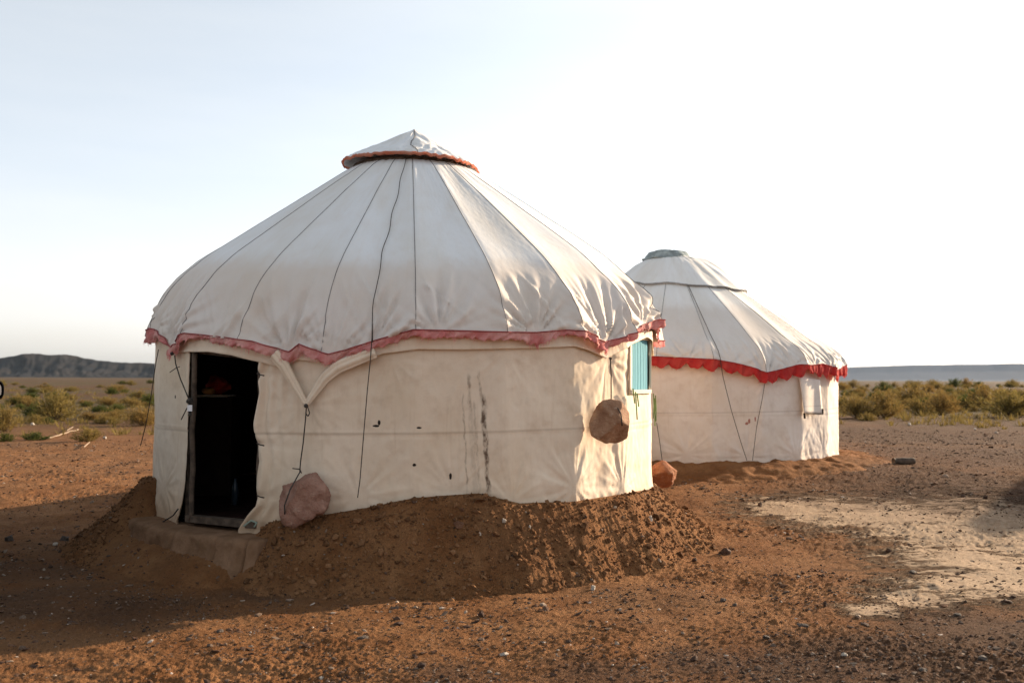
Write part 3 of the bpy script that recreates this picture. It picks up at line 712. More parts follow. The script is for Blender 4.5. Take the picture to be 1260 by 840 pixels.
# pole under the crown keeps the cap off the roof: the dark wooden smoke ring
a = np.linspace(0, 2 * math.pi, 41); X, Y = pol(C1, .64 + 0 * a, a)
part('smoke_ring', tube(np.stack([X, Y, 4.13 + 0 * a], 1), .035, 8, MAT_WOOD, False), y1)
# cap seam
X, Y, Z = capg; k = int(200 * .02); idx = [(k + int(3 * math.sin(j * .2))) % 200 for j in range(1, 40)]
part('seam', tube(np.array([[X[i, j], Y[i, j], Z[i, j] + .003] for j, i in zip(range(1, 40), idx)]), .005, 6, MAT_SEAM), cap1, y1)

# ---- valance (under cover showing below the fringe), near yurt
def valance(root, C, cv, rr, top, mat, t0, t1, n=900, uvz=0, name='under_cover'):
    th = np.linspace(t0, t1, n); rows = np.linspace(0, 1, 16)
    TH, RW = np.meshgrid(th, rows, indexing='ij'); bot = interp(th, cv, 2.02)[:, None]
    Z = top + (bot - top) * RW; dist = Z - bot
    r = poly_r(TH, rr, PHASE1, 1.0) + .009 * np.exp(-(dist / .02) ** 2) - .30 * np.maximum(Z - interp(th, HEM1, 2.18)[:, None] + .03, 0) + .004 * pn(TH * 14 + Z * 4, Z * 5, 91) + .003 * pn(TH * 50, Z * 8, 92)
    X, Y = pol(C, r, TH)
    me = mesh_np(name, np.stack([X, Y, Z], -1).reshape(-1, 3), grid_faces(n, 16, False, True), True, uv=np.stack([TH * 2.75 + 5, Z + 0 * r], -1).reshape(-1, 2), mat=mat)
    o = part(name, me, root); mdf = o.modifiers.new('thick', 'SOLIDIFY'); mdf.thickness = .005; mdf.offset = -1; return o
valance(y1, C1, VAL1, R1 + .028, 2.26, MAT_WALL, VAL1[0][0], rad(200))
def ribbon(root, ctr, widths, C, R, mat, name, bulge=.02, off=.04):
    P = ropepath(ctr, C, R, 30, off); wd = np.interp(np.linspace(0, len(ctr) - 1, 30), range(len(ctr)), widths)
    T = np.gradient(P, axis=0); T /= np.linalg.norm(T, axis=1)[:, None]
    N = np.stack([P[:, 0] - C[0], P[:, 1] - C[1], 0 * P[:, 0]], 1); N /= np.linalg.norm(N, axis=1)[:, None]
    B = np.cross(T, N); q = np.linspace(-1, 1, 11)
    V = P[:, None] + B[:, None] * (q[None, :, None] * wd[:, None, None] / 2) + N[:, None] * ((bulge * (1 - q ** 2) + .006 * np.sin(q * 7) )[None, :, None] * (wd / .1)[:, None, None] + .004)
    o = part(name, mesh_np(name, V.reshape(-1, 3), grid_faces(30, 11), True, uv=(V.reshape(-1, 3)[:, [0, 2]]), mat=mat), root)
    mdf = o.modifiers.new('thick', 'SOLIDIFY'); mdf.thickness = .006; return o
ribbon(y1, [(338, 436), (350, 450), (362, 472), (377, 498)], [.12, .10, .075, .045], C1, R1, MAT_WALL, 'tie_flap')
ribbon(y1, [(377, 498), (388, 482), (400, 465), (415, 452), (436, 443), (462, 433)], [.045, .07, .095, .11, .11, .10], C1, R1, MAT_WALL, 'tie_flap')
def knot(root, px, py, C, R, r=.018, mat=MAT_ROPE, name='knot'):
    t, z = pix_cyl(px, py, C, R + .05); x, y = pol(C, R + .06, t); v, f = ico(2)
    v = v * r * (1 + .35 * pn(v[:, 0] * 4 + px, v[:, 1] * 4 + v[:, 2] * 3, 3))[:, None] + np.array([x, y, z])
    me = bpy.data.meshes.new(name); me.from_pydata(v.tolist(), [], f.tolist()); me.materials.append(mat); return part(name, me, root)
rp1 = lambda pts, r=.006, off=.05, n=None, name='rope', mat=MAT_ROPE, root=y1, C=C1, R=R1: part(name, tube(ropepath(pts, C, R, n, off), r, 8, mat), root)
knot(y1, 377, 499, C1, R1)
rp1([(378, 499), (381, 508), (379, 512), (376, 508)], .005)
rp1([(377, 500), (376, 515), (373, 545), (370, 566), (369, 578)], .0055)
rp1([(360, 576), (369, 577), (371, 582)], .005)
# rope from the crown over the roof and down the wall
pts = []
prof = cfg1['roof_pos']
for i, s in enumerate(np.linspace(.0, 1, 60)):
    t = pix_cyl(458, 400, C1, 2.8)[0] + .007 * math.sin(s * 26) * (1 - s * .6) + .03 * (1 - s) ** 2; r, z = prof(np.array([t]), np.array([s])); x, y = pol(C1, r[0] + .022 + .006 * math.sin(s * 9) ** 2, t); pts.append((x, y, z[0]))
part('rope', tube(pts, .0038, 8, MAT_ROPE), y1)
rp1([(458, 398), (458, 410), (456, 440), (452, 480), (447, 540), (443, 590), (440, 612)], .0042, .10)
rp1([(195, 430), (192, 445), (187, 480), (180, 520), (173, 548)], .0045, .12)
# wires at the left of the door, padlock tag
rp1([(215, 437), (216, 447), (222, 466), (232, 490)], .006, .05); rp1([(236, 492), (229, 504), (223, 516)], .005, .05); rp1([(209, 458), (216, 453), (221, 451)], .004, .05)
knot(y1, 235, 493, C1, R1, .030); knot(y1, 213, 435, C1, R1, .018)
t, z = pix_cyl(235, 501, C1, R1 + .09); x, y = pol(C1, R1 + .10, t); v, f = boxv(x - .022, x + .022, y - .012, y + .004, z - .035, z + .022)
tg = mesh_np('tag', v, f, False, mat=MAT_TAG); part('tag', tg, y1)
knot(y1, 235, 510, C1, R1, .016)
# door frame: poles, lintel, threshold
def cylp(px, py, R): t, z = pix_cyl(px, py, C1, R); x, y = pol(C1, R, t); return np.array([x, y, z])
frame = thing  # (no-op alias)
def rough_pole(name, a, b, r, mat, seed):
    s = np.linspace(0, 1, 26)[:, None]; P = a * (1 - s) + b * s
    P = P + .012 * np.stack([pn(s[:, 0] * 5, 0 * s[:, 0] + seed, 1), pn(s[:, 0] * 5, 0 * s[:, 0] + seed, 2), 0 * s[:, 0]], 1)
    return part(name, tube(P, r * (1 + .12 * pn(s[:, 0] * 9, 0 * s[:, 0], seed)), 8, mat), y1)
rough_pole('door_post', cylp(240, 425, R1 - .02), cylp(235, 640, R1 - .0), .026, MAT_WOOD, 3)
rough_pole('door_post', cylp(233, 425, R1 - .10), cylp(230, 640, R1 - .08), .022, MAT_WOOD, 4)
rough_pole('door_post', cylp(321, 430, R1 - .09), cylp(319, 645, R1 - .09), .026, MAT_WOOD, 5)
rough_pole('lintel', cylp(232, 430, R1 - .05), cylp(322, 440, R1 - .05), .03, MAT_WOOD, 6)
pa, pb = cylp(233, 633, R1 - .02), cylp(318, 641, R1 - .02)
dirv = (pb - pa) / np.linalg.norm(pb - pa); nrm = np.array([dirv[1], -dirv[0], 0]); 
v, f = boxv(0, 1, 0, 1, 0, 1); ln = np.linalg.norm(pb - pa)
vv = pa + v[:, [0]] * dirv * ln + (v[:, [1]] - .5) * .10 * nrm + np.array([0, 0, 1.0]) * ((v[:, [2]] - 1) * .06)
part('threshold', mesh_np('threshold', vv, f, False, mat=MAT_WOOD), y1)
for i, py in enumerate((461, 547, 611)):
    rp1([(316, py - 2), (320, py), (325, py + 1)], .006, .045, name='tie')
rp1([(300, 647), (305, 643), (309, 640), (316, 643), (313, 648)], .008, .08, name='tie', mat=MAT_TIE)
rp1([(186, 640), (200, 642), (213, 634), (219, 626)], .007, .06)

# ---- window
def arcgrid(t0, t1, za, zb, r, n=24, m=10, wave=0, C=C1):
    TH, Z = np.meshgrid(np.linspace(t0, t1, n), np.linspace(za, zb, m), indexing='ij')
    rr = poly_r(TH, r, PHASE1, 1.2) + wave * (np.sin((TH - t0) * 210 + np.sin(Z * 6)) + .5 * np.sin((TH - t0) * 377))
    X, Y = pol(C, rr, TH); return np.stack([X, Y, Z], -1).reshape(-1, 3), grid_faces(n, m)
v, f = arcgrid(tw0 - .03, tw1 + .03, 1.60, 2.2, R1 - .022, 120, 12, .0022)
wn = part('window', mesh_np('window', v, f, True, mat=MAT_TEAL), y1); wn['label'] = 'small window with teal curtain'
for nm, (a0, a1, zA, zB) in dict(sill=(tw0 - .012, tw1 + .012, 1.605, 1.645), frame=(tw0 - .014, tw0 + .004, 1.63, 2.18), frame2=(tw1 - .004, tw1 + .016, 1.63, 2.18)).items():
    v, f = arcgrid(a0, a1, zA, zB, R1 + .012, 8, 14)
    o = part('sill' if nm == 'sill' else 'frame', mesh_np('hem', v, f, True, uv=v[:, [0, 2]], mat=MAT_WALL), wn, y1)
    mdf = o.modifiers.new('thick', 'SOLIDIFY'); mdf.thickness = .022; mdf.offset = 0
for px, ya, yb in ((783, 482, 516), (785, 484, 500), (780, 478, 496)):
    rp1([(px - 1, ya), (px, (ya + yb) / 2), (px + 1, yb)], .007, .05, name='string', mat=MAT_GREEN)
TE = pix_cyl(802.5, 480, C1, R1)[0]
for k, (dx, za, zb) in enumerate(((.00, 1.60, 1.33), (.03, 1.55, 1.40), (.05, 1.58, 1.30), (.02, 1.5, 1.25))):
    x, y = pol(C1, R1 + .012 + dx * .45, TE); part('string', tube([(x, y, za), (x + .008, y, (za + zb) / 2), (x + .003 * k, y, zb)], .006, 8, MAT_GREEN), y1)

# ------------------------------------------------------------------ far yurt
HEM2 = curve([(700, 435), (800, 439), (845, 441), (880, 443), (905, 447), (925, 452), (942, 459), (955, 457), (975, 452), (985, 449), (1000, 450), (1015, 448), (1028, 453), (1033, 456)], C2, 2.86)
cfg2 = dict(C=C2, R=R2, phase=rad(3.0), seed=8, z0=.40, uvz=.40, uvroof=-.12, floor=.5, wall_top=2.08,
    label='far white yurt with bright red scalloped fringe and grey-green felt over its crown',
    hem=HEM2, hem_out=2.0, seam_z=lambda t: 1.24 + 0 * t, wrinkle=[(rad(40), rad(18), .008)],
    strain=((845, 560, .014), (920, 562, .016), (980, 560, .014), (1015, 555, .012), (942, 466, .014), (870, 450, .01)),
    wall_mat=MAT_WALL2, roof_mat=MAT_ROOF2, profile_front=None, fr_mat=MAT_FR2, cord=MAT_CORD2,
    profile=[(.35, 3.84), (.6, 3.71), (1.2, 3.28), (1.8, 2.87), (2.18, 2.60), (2.42, 2.42), (2.63, 2.25), (2.75, 2.12), (2.82, 2.0), (2.85, 1.9)],
    shoulder=2.46, fold=.040, anchors=((845, .8), (900, .5), (942, 1.1), (975, .6), (1003, .8), (1022, .8), (1033, .6)), bulge=.4, fr_h=.13, fr_scallop=.07, fr_ruffle=.9,
    fr_torn=[(pix_cyl(1030, 455, C2, 2.84)[0], .08, .03)])
y2 = yurt(cfg2)
# upper roof cover lying over the gores, its hem falling towards the right
rp_ = cfg2['roof_pos']
nu, nvv = 220, 30; th = np.linspace(-math.pi, math.pi, nu, endpoint=False); TH, TT = np.meshgrid(th, np.linspace(0, 1, nvv), indexing='ij')
smax = .30 + .05 * np.sin(th + .6) + .02 * pn(th * 3, 0 * th, 3); r, z = rp_(TH, TT * smax[:, None]); nb = .022 + .006 * pn(TH * 9, TT * 4, 6) + .13 * np.exp(-((TH - rad(88)) / rad(32)) ** 2) * np.sin(np.clip(TT * 1.05, 0, 1) * math.pi); X, Y = pol(C2, r + .02, TH)
o = part('upper_roof_cover', mesh_np('upper_roof_cover', np.stack([X, Y, z + nb], -1).reshape(-1, 3), grid_faces(nu, nvv, True, True), True, uv=np.stack([TH * 2.75, z], -1).reshape(-1, 2), mat=MAT_ROOF2), y2)
mdf = o.modifiers.new('thick', 'SOLIDIFY'); mdf.thickness = .012
E = np.stack([X[:, -1] + .006 * np.sin(th), Y[:, -1] - .006 * np.cos(th), (z + nb)[:, -1]], 1)
part('hem', tube(np.concatenate([E, E[:1]]), .012, 8, simple('grey_hem', (.25, .25, .25), .9), False), o, y2)
# felt crown cover: crumpled cap plus a tongue falling down the right side
def felt():
    nu, nvv = 160, 36; th = np.linspace(-math.pi, math.pi, nu, endpoint=False); TH, TT = np.meshgrid(th, np.linspace(0.01, 1, nvv), indexing='ij')
    reach = .44 + .46 * np.exp(-((th - rad(85)) / .55) ** 2) + .02 * pn(th * 4, 0 * th, 2)
    r = TT * reach[:, None]
    zz = np.interp(r, [0, .22, .33, .41, .5, .62, .8], [3.965, 3.955, 3.93, 3.82, 3.80, 3.73, 3.66]) + .018 * pn(TH * 2.2, TT * 3, 12) + .004 * pn(TH * 8, TT * 6, 13) + .02
    X, Y = pol(C2, r, TH); o = part('felt_crown_cover', mesh_np('felt_crown_cover', np.stack([X - .06, Y, zz], -1).reshape(-1, 3), grid_faces(nu, nvv, True, True), True, mat=MAT_GFELT), y2)
    o.modifiers.new('thick', 'SOLIDIFY').thickness = .025
felt()
def roofrope(pa, pb, rootcfg, root, r=.005):
    ta = pix_cyl(*pa, rootcfg['C'], 1.2)[0]; tb = pix_cyl(*pb, rootcfg['C'], 2.84)[0]; P = []
    for s in np.linspace(.28, 1, 40):
        t = ta + (tb - ta) * (s - .28) / .72; r_, z = rootcfg['roof_pos'](np.array([t]), np.array([s])); x, y = pol(rootcfg['C'], r_[0] + .03, t); P.append((x, y, z[0]))
    part('rope', tube(P, r, 8, MAT_ROPE), root)
roofrope((846, 347), (886, 444), cfg2, y2)
rp2 = lambda pts, r=.0048, off=.09, name='rope', mat=MAT_ROPE: part(name, tube(ropepath(pts, C2, R2, None, off), r, 8, mat), y2)
rp2([(886, 442), (890, 465), (900, 505), (912, 545), (919, 566)]); rp2([(942, 466), (938, 490), (931, 525), (926, 566)], .0045)
rp2([(808, 520), (812, 545), (815, 568)], .005)
# flap over a small window
def flap():
    c = [(982, 464), (984, 508), (1008, 509), (1008, 467)]
    a = [np.array(cyl2(px, py)) for px, py in c]
    n = 14; U, Vv = np.meshgrid(np.linspace(0, 1, n), np.linspace(0, 1, n), indexing='ij')
    P = (a[0][None, None] * ((1 - U) * (1 - Vv))[..., None] + a[1] * ((1 - U) * Vv)[..., None] + a[2] * (U * Vv)[..., None] + a[3] * (U * (1 - Vv))[..., None])
    out = np.array([P[n // 2, n // 2][0] - C2[0], P[n // 2, n // 2][1] - C2[1], 0]); out /= np.linalg.norm(out)
    P = P + out * (.02 + .05 * Vv * (1 - .3 * U) + .015 * np.sin(U * 6 + Vv))[..., None]
    o = part('window_flap', mesh_np('window_flap', P.reshape(-1, 3), grid_faces(n, n, False, True), True, uv=P.reshape(-1, 3)[:, [0, 2]] + np.array([3, 0.0]), mat=MAT_WALL2), y2)
    o.modifiers.new('thick', 'SOLIDIFY').thickness = .006
    P2 = P[:, -1]; part('flap_pole', tube(P2, .009, 8, MAT_WOOD), o, y2)
    part('tie', tube([a[1] + out * .08, a[1] + out * .08 + np.array([.005, 0, -.08])], .016, 8, MAT_ROPE), o, y2)
    part('tie', tube([a[2] + out * .06 + np.array([0, 0, .08]), a[2] + out * .06], .014, 8, MAT_ROPE), o, y2)
def cyl2(px, py): t, z = pix_cyl(px, py, C2, R2 + .02); x, y = pol(C2, R2 + .02, t); return (x, y, z)
flap()
# low earth skirt of the far yurt
def skirt():
    th = np.linspace(-math.pi, math.pi, 500, endpoint=False); rr = np.linspace(R2 - .1, R2 + .9, 34); TH, RR = np.meshgrid(th, rr, indexing='ij'); X, Y = pol(C2, RR, TH)
    t = (RR - R2) / .8; g = gz(X, Y); Z = g + (.50 - g + .06) * (1 - smooth(-.1, 1.0, t)) + .03 * fbm(X * 5, Y * 5, 3, 44) * (1 - smooth(.8, 1.1, t)) - .05 * smooth(.9, 1.12, t)
    o = obj('earth_skirt', mesh_np('earth_skirt', np.stack([X, Y, Z], -1).reshape(-1, 3), grid_faces(500, 34, True), True, mat=MAT_MOUND)); o['kind'] = 'structure'
skirt()
# third yurt, right of the frame: its roof casts the shadow at the right edge
def copy_tree(o, parent=None):
    c = o.copy(); COL.objects.link(c)
    if parent: c.parent = parent
    for ch in [q for q in list(bpy.data.objects) if q.parent == o]: copy_tree(ch, c)
    return c
tip = pix_ground(1188, 655); Ls = (4.1 - tip[2]) / math.tan(SUN_EL)
y3 = copy_tree(y2); y3.location = (tip[0] + Ls * SUN[0] / math.cos(SUN_EL), tip[1] + Ls * SUN[1] / math.cos(SUN_EL), .40); y3.rotation_euler.z = rad(70)
y3['label'] = 'yurt off to the right whose shadow falls on the pale clay'

# ------------------------------------------------------------------ rocks and stones
def rock_mesh(seed, dims, sub=4, cuts=14, mat=None, rough=.05, name='boulder'):
    """angular stone: sphere clipped by random planes"""
    rng = np.random.default_rng(seed); v, f = ico(sub)
    for _ in range(cuts):
        n = rng.normal(size=3); n /= np.linalg.norm(n); d = rng.uniform(.55, .85)
        s = v @ n; k = s > d; v[k] -= np.outer(s[k] - d, n)
    v = v / np.abs(v).max(0)
    nz = fbm(v[:, 0] * 2.3 + v[:, 2] * 1.7 + seed, v[:, 1] * 2.3 - v[:, 2] * 1.1, 5, seed, .6) + 1.2 * pn(v[:, 0] * 1.1 + seed, v[:, 2] * 1.1 + v[:, 1], seed + 3)
    v = v * (1 + rough * nz)[:, None] * np.array(dims) / 2
    return v, f
def add_rock(name, label, cat, seed, dims, loc, rot, mat, sub=4, cuts=9, rough=.05, smooth_sh=True, group=None):
    v, f = rock_mesh(seed, dims, sub, cuts, rough=rough)
    me = mesh_np(name, v, f, smooth_sh, mat=mat); o = bpy.data.objects.new(name, me); COL.objects.link(o); o.location = list(map(float, loc)); o.rotation_euler = rot
    if label: o['label'] = label; o['category'] = cat
    if group: o['group'] = group
    return o
t, z = pix_cyl(370, 612, C1, R1 + .16); x, y = pol(C1, R1 + .17, t)
add_rock('boulder', 'large rounded dusty pink boulder leaning on the canvas right of the doorway', 'boulder', 4, (.50, .34, .45), (x, y, z), (0, 0, t), MAT_PINKROCK, 5, 9, .10)
t, z = pix_cyl(754, 516, C1, R1 + .16); x, y = pol(C1, R1 + .17, t); hs = np.array([x, y, z])

def hanging():
    v, f = ico(5); v = np.sign(v) * np.abs(v) ** .72; v /= np.linalg.norm(v, axis=1)[:, None] ** .6
    ol = 1.0 * np.array([(-27, 8), (-22, -8), (-13, -23), (4, -26), (12, -20), (22, -18), (27, -5), (22, 8), (16, 24), (-15, 26), (-24, 20)], float) * .0077; ol[:, 1] *= -.93; ol[:, 0] *= 1.16
    a = np.arctan2(ol[:, 1], ol[:, 0]); r = np.hypot(ol[:, 0], ol[:, 1]); o_ = np.argsort(a); a, r = a[o_], r[o_]
    q = np.arctan2(v[:, 2], v[:, 0]); R_ = np.interp(q, np.concatenate([a - 2 * math.pi, a, a + 2 * math.pi]), np.tile(r, 3))
    P = np.stack([v[:, 0] * R_, v[:, 1] * .15, v[:, 2] * R_], 1); rng = np.random.default_rng(6)
    for n_, d_ in (((.5, -.8, .3), .118), ((-.6, -.75, .1), .120), ((.1, -.8, -.6), .122), ((-.2, -.7, .7), .125), ((.9, -.4, -.1), .15), ((.8, -.2, .6), .16), ((-.9, -.2, .5), .17)):
        n_ = np.array(n_); n_ /= np.linalg.norm(n_); s_ = P @ n_; k_ = s_ > d_; P[k_] -= np.outer(s_[k_] - d_, n_)
    P *= (1 + .03 * fbm(v[:, 0] * 2.6 + v[:, 2], v[:, 2] * 2.6 - v[:, 1], 4, 33, .6))[:, None]
    o = bpy.data.objects.new('hanging_stone', mesh_np('hanging_stone', P, f, True, mat=MAT_BROWNROCK)); COL.objects.link(o); o.location = hs.tolist(); o.rotation_euler = (0, 0, t * .5)
    o['label'] = 'brown angular stone hanging by a rope against the sunlit canvas'; o['category'] = 'stone'
hanging()
rp1([(751, 440), (752, 460), (752, 492)], .006, .06)
knot(y1, 750, 441, C1, R1 + .01, .014)
q = cylp(752, 492, R1 + .06)
part('rope', tube([q, q + np.array([.02, -.10, -.02]), hs + np.array([.05, -.17, .06]), hs + np.array([.06, -.18, -.05])], .006, 8, MAT_ROPE), y1)
b0 = cylp(370, 580, R1 + .18); part('rope', tube([cylp(369, 578, R1 + .05), b0 + np.array([0, -.03, .0]), cylp(357, 602, R1 + .36), cylp(350, 622, R1 + .34), cylp(351, 638, R1 + .30)], .006, 8, MAT_ROPE), y1)
d = ray(815, 583); P_ = EYE + d * (12.1 / d[1]); 
add_rock('boulder', 'orange brown block of rock behind the sunlit right corner of the near yurt', 'boulder', 31, (.42, .4, .36), P_ + np.array([-.02, 0, 0]), (0, .05, .4), MAT_ORANGEROCK, 5, 10, .05)

STN = [(893, 682, 20, 13, 'd', 'dark brown stone casting a shadow at the right foot of the mound'),
 (1112, 569, 26, 8, 'd', None), (1093, 679, 10, 6, 'd', 'small dark stone alone on the pale clay'), (1123, 705, 16, 6, 'g', 'flat grey stone at the near edge of the pale clay'),
 (890, 740, 11, 7, 'g', 'rounded grey stone near a smaller one on the bare orange earth'), (904, 746, 9, 6, 'g', 'small grey stone just right of the rounded grey one'),
 (1015, 745, 8, 8, 'd', 'small upright dark stone on brown gravel'), (988, 770, 18, 5, 'g', None), (1210, 812, 18, 8, 'g', None), (1040, 807, 12, 6, 'w', 'white stone in the dark gravel lower right'),
 (730, 725, 8, 8, 'w', 'small white stone at the foot of the mound'), (592, 757, 12, 7, 'd', None), (490, 769, 16, 6, 'd', None), (448, 785, 20, 5, 'g', None), (395, 835, 9, 6, 'w', 'white pebble at the bottom edge left of centre'),
 (565, 648, 18, 10, 'o', 'reddish clod lying on the shaded mound'), (590, 659, 6, 7, 'w', None), (620, 642, 7, 6, 'w', None), (652, 652, 6, 9, 'w', None),
 (80, 665, 16, 9, 'g', 'grey stone in the shadow left of the doorstep'), (68, 671, 9, 6, 'w', None), (12, 665, 16, 9, 'g', 'grey stone at the left edge in the shadow'), (520, 820, 16, 7, 'd', None), (270, 778, 14, 6, 'g', None),
 (620, 806, 14, 5, 'w', None), (800, 640, 8, 8, 'w', None), (855, 690, 10, 6, 'd', None), (1178, 757, 16, 5, 'g', None), (1240, 741, 14, 5, 'd', None), (1065, 770, 16, 6, 'd', None), (1135, 826, 18, 7, 'g', 'large flat stone at the lower right among gravel'),
 (942, 784, 12, 5, 'g', None), (855, 812, 14, 7, 'd', None), (700, 790, 12, 5, 'd', None), (935, 622, 8, 6, 'd', None), (1253, 700, 9, 4, 'd', None)]
MAT_DARKSTONE = rock_mat('dark_brown_stone', (.055, .03, .02), (.12, .065, .042), (.2, .13, .09)); MAT_CLODST = rock_mat('reddish_clod', (.12, .055, .03), (.20, .10, .055), (.22, .12, .07))
SM = {'d': MAT_DARKSTONE, 'g': MAT_GREYSTONE, 'w': MAT_PALESTONE, 'o': MAT_CLODST}
WORD = {'d': 'dark brown', 'g': 'flat grey', 'w': 'pale', 'o': 'reddish'}
def hit_surf(px, py):
    d = ray(px, py); t = 4.0
    while t < 60:
        p = EYE + d * t
        if p[2] <= surf(p[0], p[1])[0]: break
        t += .03
    return p
for i, (px, py, w, h, k, lab) in enumerate(STN):
    if px == 1112: continue
    w, h = w * .85, h * .85
    p = hit_surf(px, py); s = p[1] / F
    lab = lab or '%s stone lying %s' % (WORD[k], ('on the shaded mound below the drip stains' if px < 605 else 'on the mound below the sunlit corner' if px < 700 else 'high on the sunlit right end of the mound') if py < 700 and px > 330 and px < 860 else 'in the gravel near the bottom right corner' if px > 900 and py > 760 else ('on the sunlit foreground left of centre' if px < 500 else 'on the sunlit foreground before the mound' if px < 720 else 'on the foreground right of the mound') if py > 735 else 'on the orange earth between the yurts and the clay' if 840 < px < 1000 else 'at the right edge beside the clay' if px > 1200 else 'in the shadow left of the doorstep')
    add_rock('stone', lab, 'stone', 100 + i, (w * s, w * s * .8, h * s * 1.25), (p[0], p[1], p[2] + h * s * .28), (0, 0, i * 1.3), SM[k], 3, 16, .10, False, 'loose stones on the ground')
# short brown log beyond the pale clay
p = hit_surf(1112, 571); L_ = .34
sx = np.linspace(-1, 1, 12); P = np.stack([p[0] + sx * L_ / 2, p[1] + sx * .03, p[2] + .05 + 0 * sx], 1)
o = obj('log', tube(P, .055 * (1 + .12 * pn(sx * 3, 0 * sx, 5)), 8, MAT_WOOD), None, p); o['label'] = 'short brown piece of log lying on bare ground right of the far yurt'; o['category'] = 'log'

# gravel: thousands of small stones, one object
def scatter(name, pos, size, seed, mat, flat=.55, big=False):
    rng = np.random.default_rng(seed); n = len(pos)
    bv = np.array([[1, 0, 0], [-1, 0, 0], [0, 1, 0], [0, -1, 0], [0, 0, 1], [0, 0, -1.0]]) ; bf = np.array([[0, 2, 4], [2, 1, 4], [1, 3, 4], [3, 0, 4], [2, 0, 5], [1, 2, 5], [3, 1, 5], [0, 3, 5]])
    if big: bv, bf = ico(1)
    m = len(bv); V = bv[None] * (1 + rng.uniform(-.38, .38, (n, m, 1))) + rng.normal(0, .10, (n, m, 3))
    sc = np.stack([rng.uniform(.8, 1.4, n), rng.uniform(.6, 1.1, n), rng.uniform(flat * .6, flat * 1.3, n)], 1) * size[:, None] / 2
    V = V * sc[:, None]; a = rng.uniform(0, 6.28, n); ca, sa = np.cos(a), np.sin(a)
    tl = rng.normal(0, .25, n)[:, None]; V[..., 2] = V[..., 2] + V[..., 0] * tl
    X = V[..., 0] * ca[:, None] - V[..., 1] * sa[:, None]; Y = V[..., 0] * sa[:, None] + V[..., 1] * ca[:, None]
    V = np.stack([X, Y, V[..., 2]], -1) + pos[:, None]
    Fq = (bf[None] + (np.arange(n) * m)[:, None, None]).reshape(-1, 3)
    o = obj(name, mesh_np(name, V.reshape(-1, 3), Fq, False, mat=mat)); o['kind'] = 'stuff'; return o
def gravel():
    rng = np.random.default_rng(11); n = 150000
    r = 4.3 * (28 / 4.3) ** rng.random(n) ; a = rng.uniform(rad(-33), rad(33), n)
    X, Y = r * np.sin(a), r * np.cos(a)
    d = np.hypot(X - C1[0], Y - C1[1]); d2 = np.hypot(X - C2[0], Y - C2[1])
    dens = .25 + .9 * smooth(-.15, .5, fbm(X * .9, Y * .9, 3, 77)) + .5 * smooth(-.1, .4, pn(X * 3, Y * 3, 78))
    pr = pix_ground(1110, 820); dens += 1.6 * np.exp(-(((X - pr[0]) / 1.6) ** 2 + ((Y - pr[1]) / .55) ** 2))
    pp = pix_ground(1180, 675); dens *= 1 - .75 * np.exp(-(((X - pp[0]) / 1.8) ** 2 + ((Y - pp[1]) / 1.4) ** 2))
    keep = (rng.random(n) < dens * .62) & (d > R1 + .75) & (d2 > R2 + .3)
    X, Y, r = X[keep], Y[keep], r[keep]; n = len(X)
    size = np.clip(rng.lognormal(math.log(.0125), .50, n), .006, .055) * (r / 6.5) ** .45
    Z = gfull(X, Y) + size * .06
    P = np.stack([X, Y, Z], 1); b = size > .03
    scatter('gravel', P[~b], size[~b], 5, MAT_PEB); scatter('gravel', P[b], size[b], 6, MAT_PEB, .5, True)
    # clods and pebbles on the mound
    n = 17000; th = rng.uniform(rad(-105), rad(105), n); rr = R1 + rng.uniform(.02, 1.15, n); X, Y = pol(C1, rr, th); Z, t = mound_h(X, Y)
    k = t < 1.1; size = np.clip(rng.lognormal(math.log(.016), .58, n), .007, .08); P = np.stack([X, Y, Z + size * .1], 1)[k]; size = size[k]
    door = (P[:, 0] < -2.2) & (P[:, 0] > -3.9) & (P[:, 1] < 9.7); P, size = P[~door], size[~door]
    scatter('clods', P, size, 9, MAT_CLOD, .8, True)
    n = 1600; th = rng.uniform(rad(-105), rad(105), n); rr = R1 + rng.uniform(.05, 1.1, n); X, Y = pol(C1, rr, th); Z, t = mound_h(X, Y); size = np.clip(rng.lognormal(math.log(.017), .4, n), .008, .045)
    scatter('gravel', np.stack([X, Y, Z + size * .15], 1), size, 10, MAT_PEB, .7, True)
gravel()

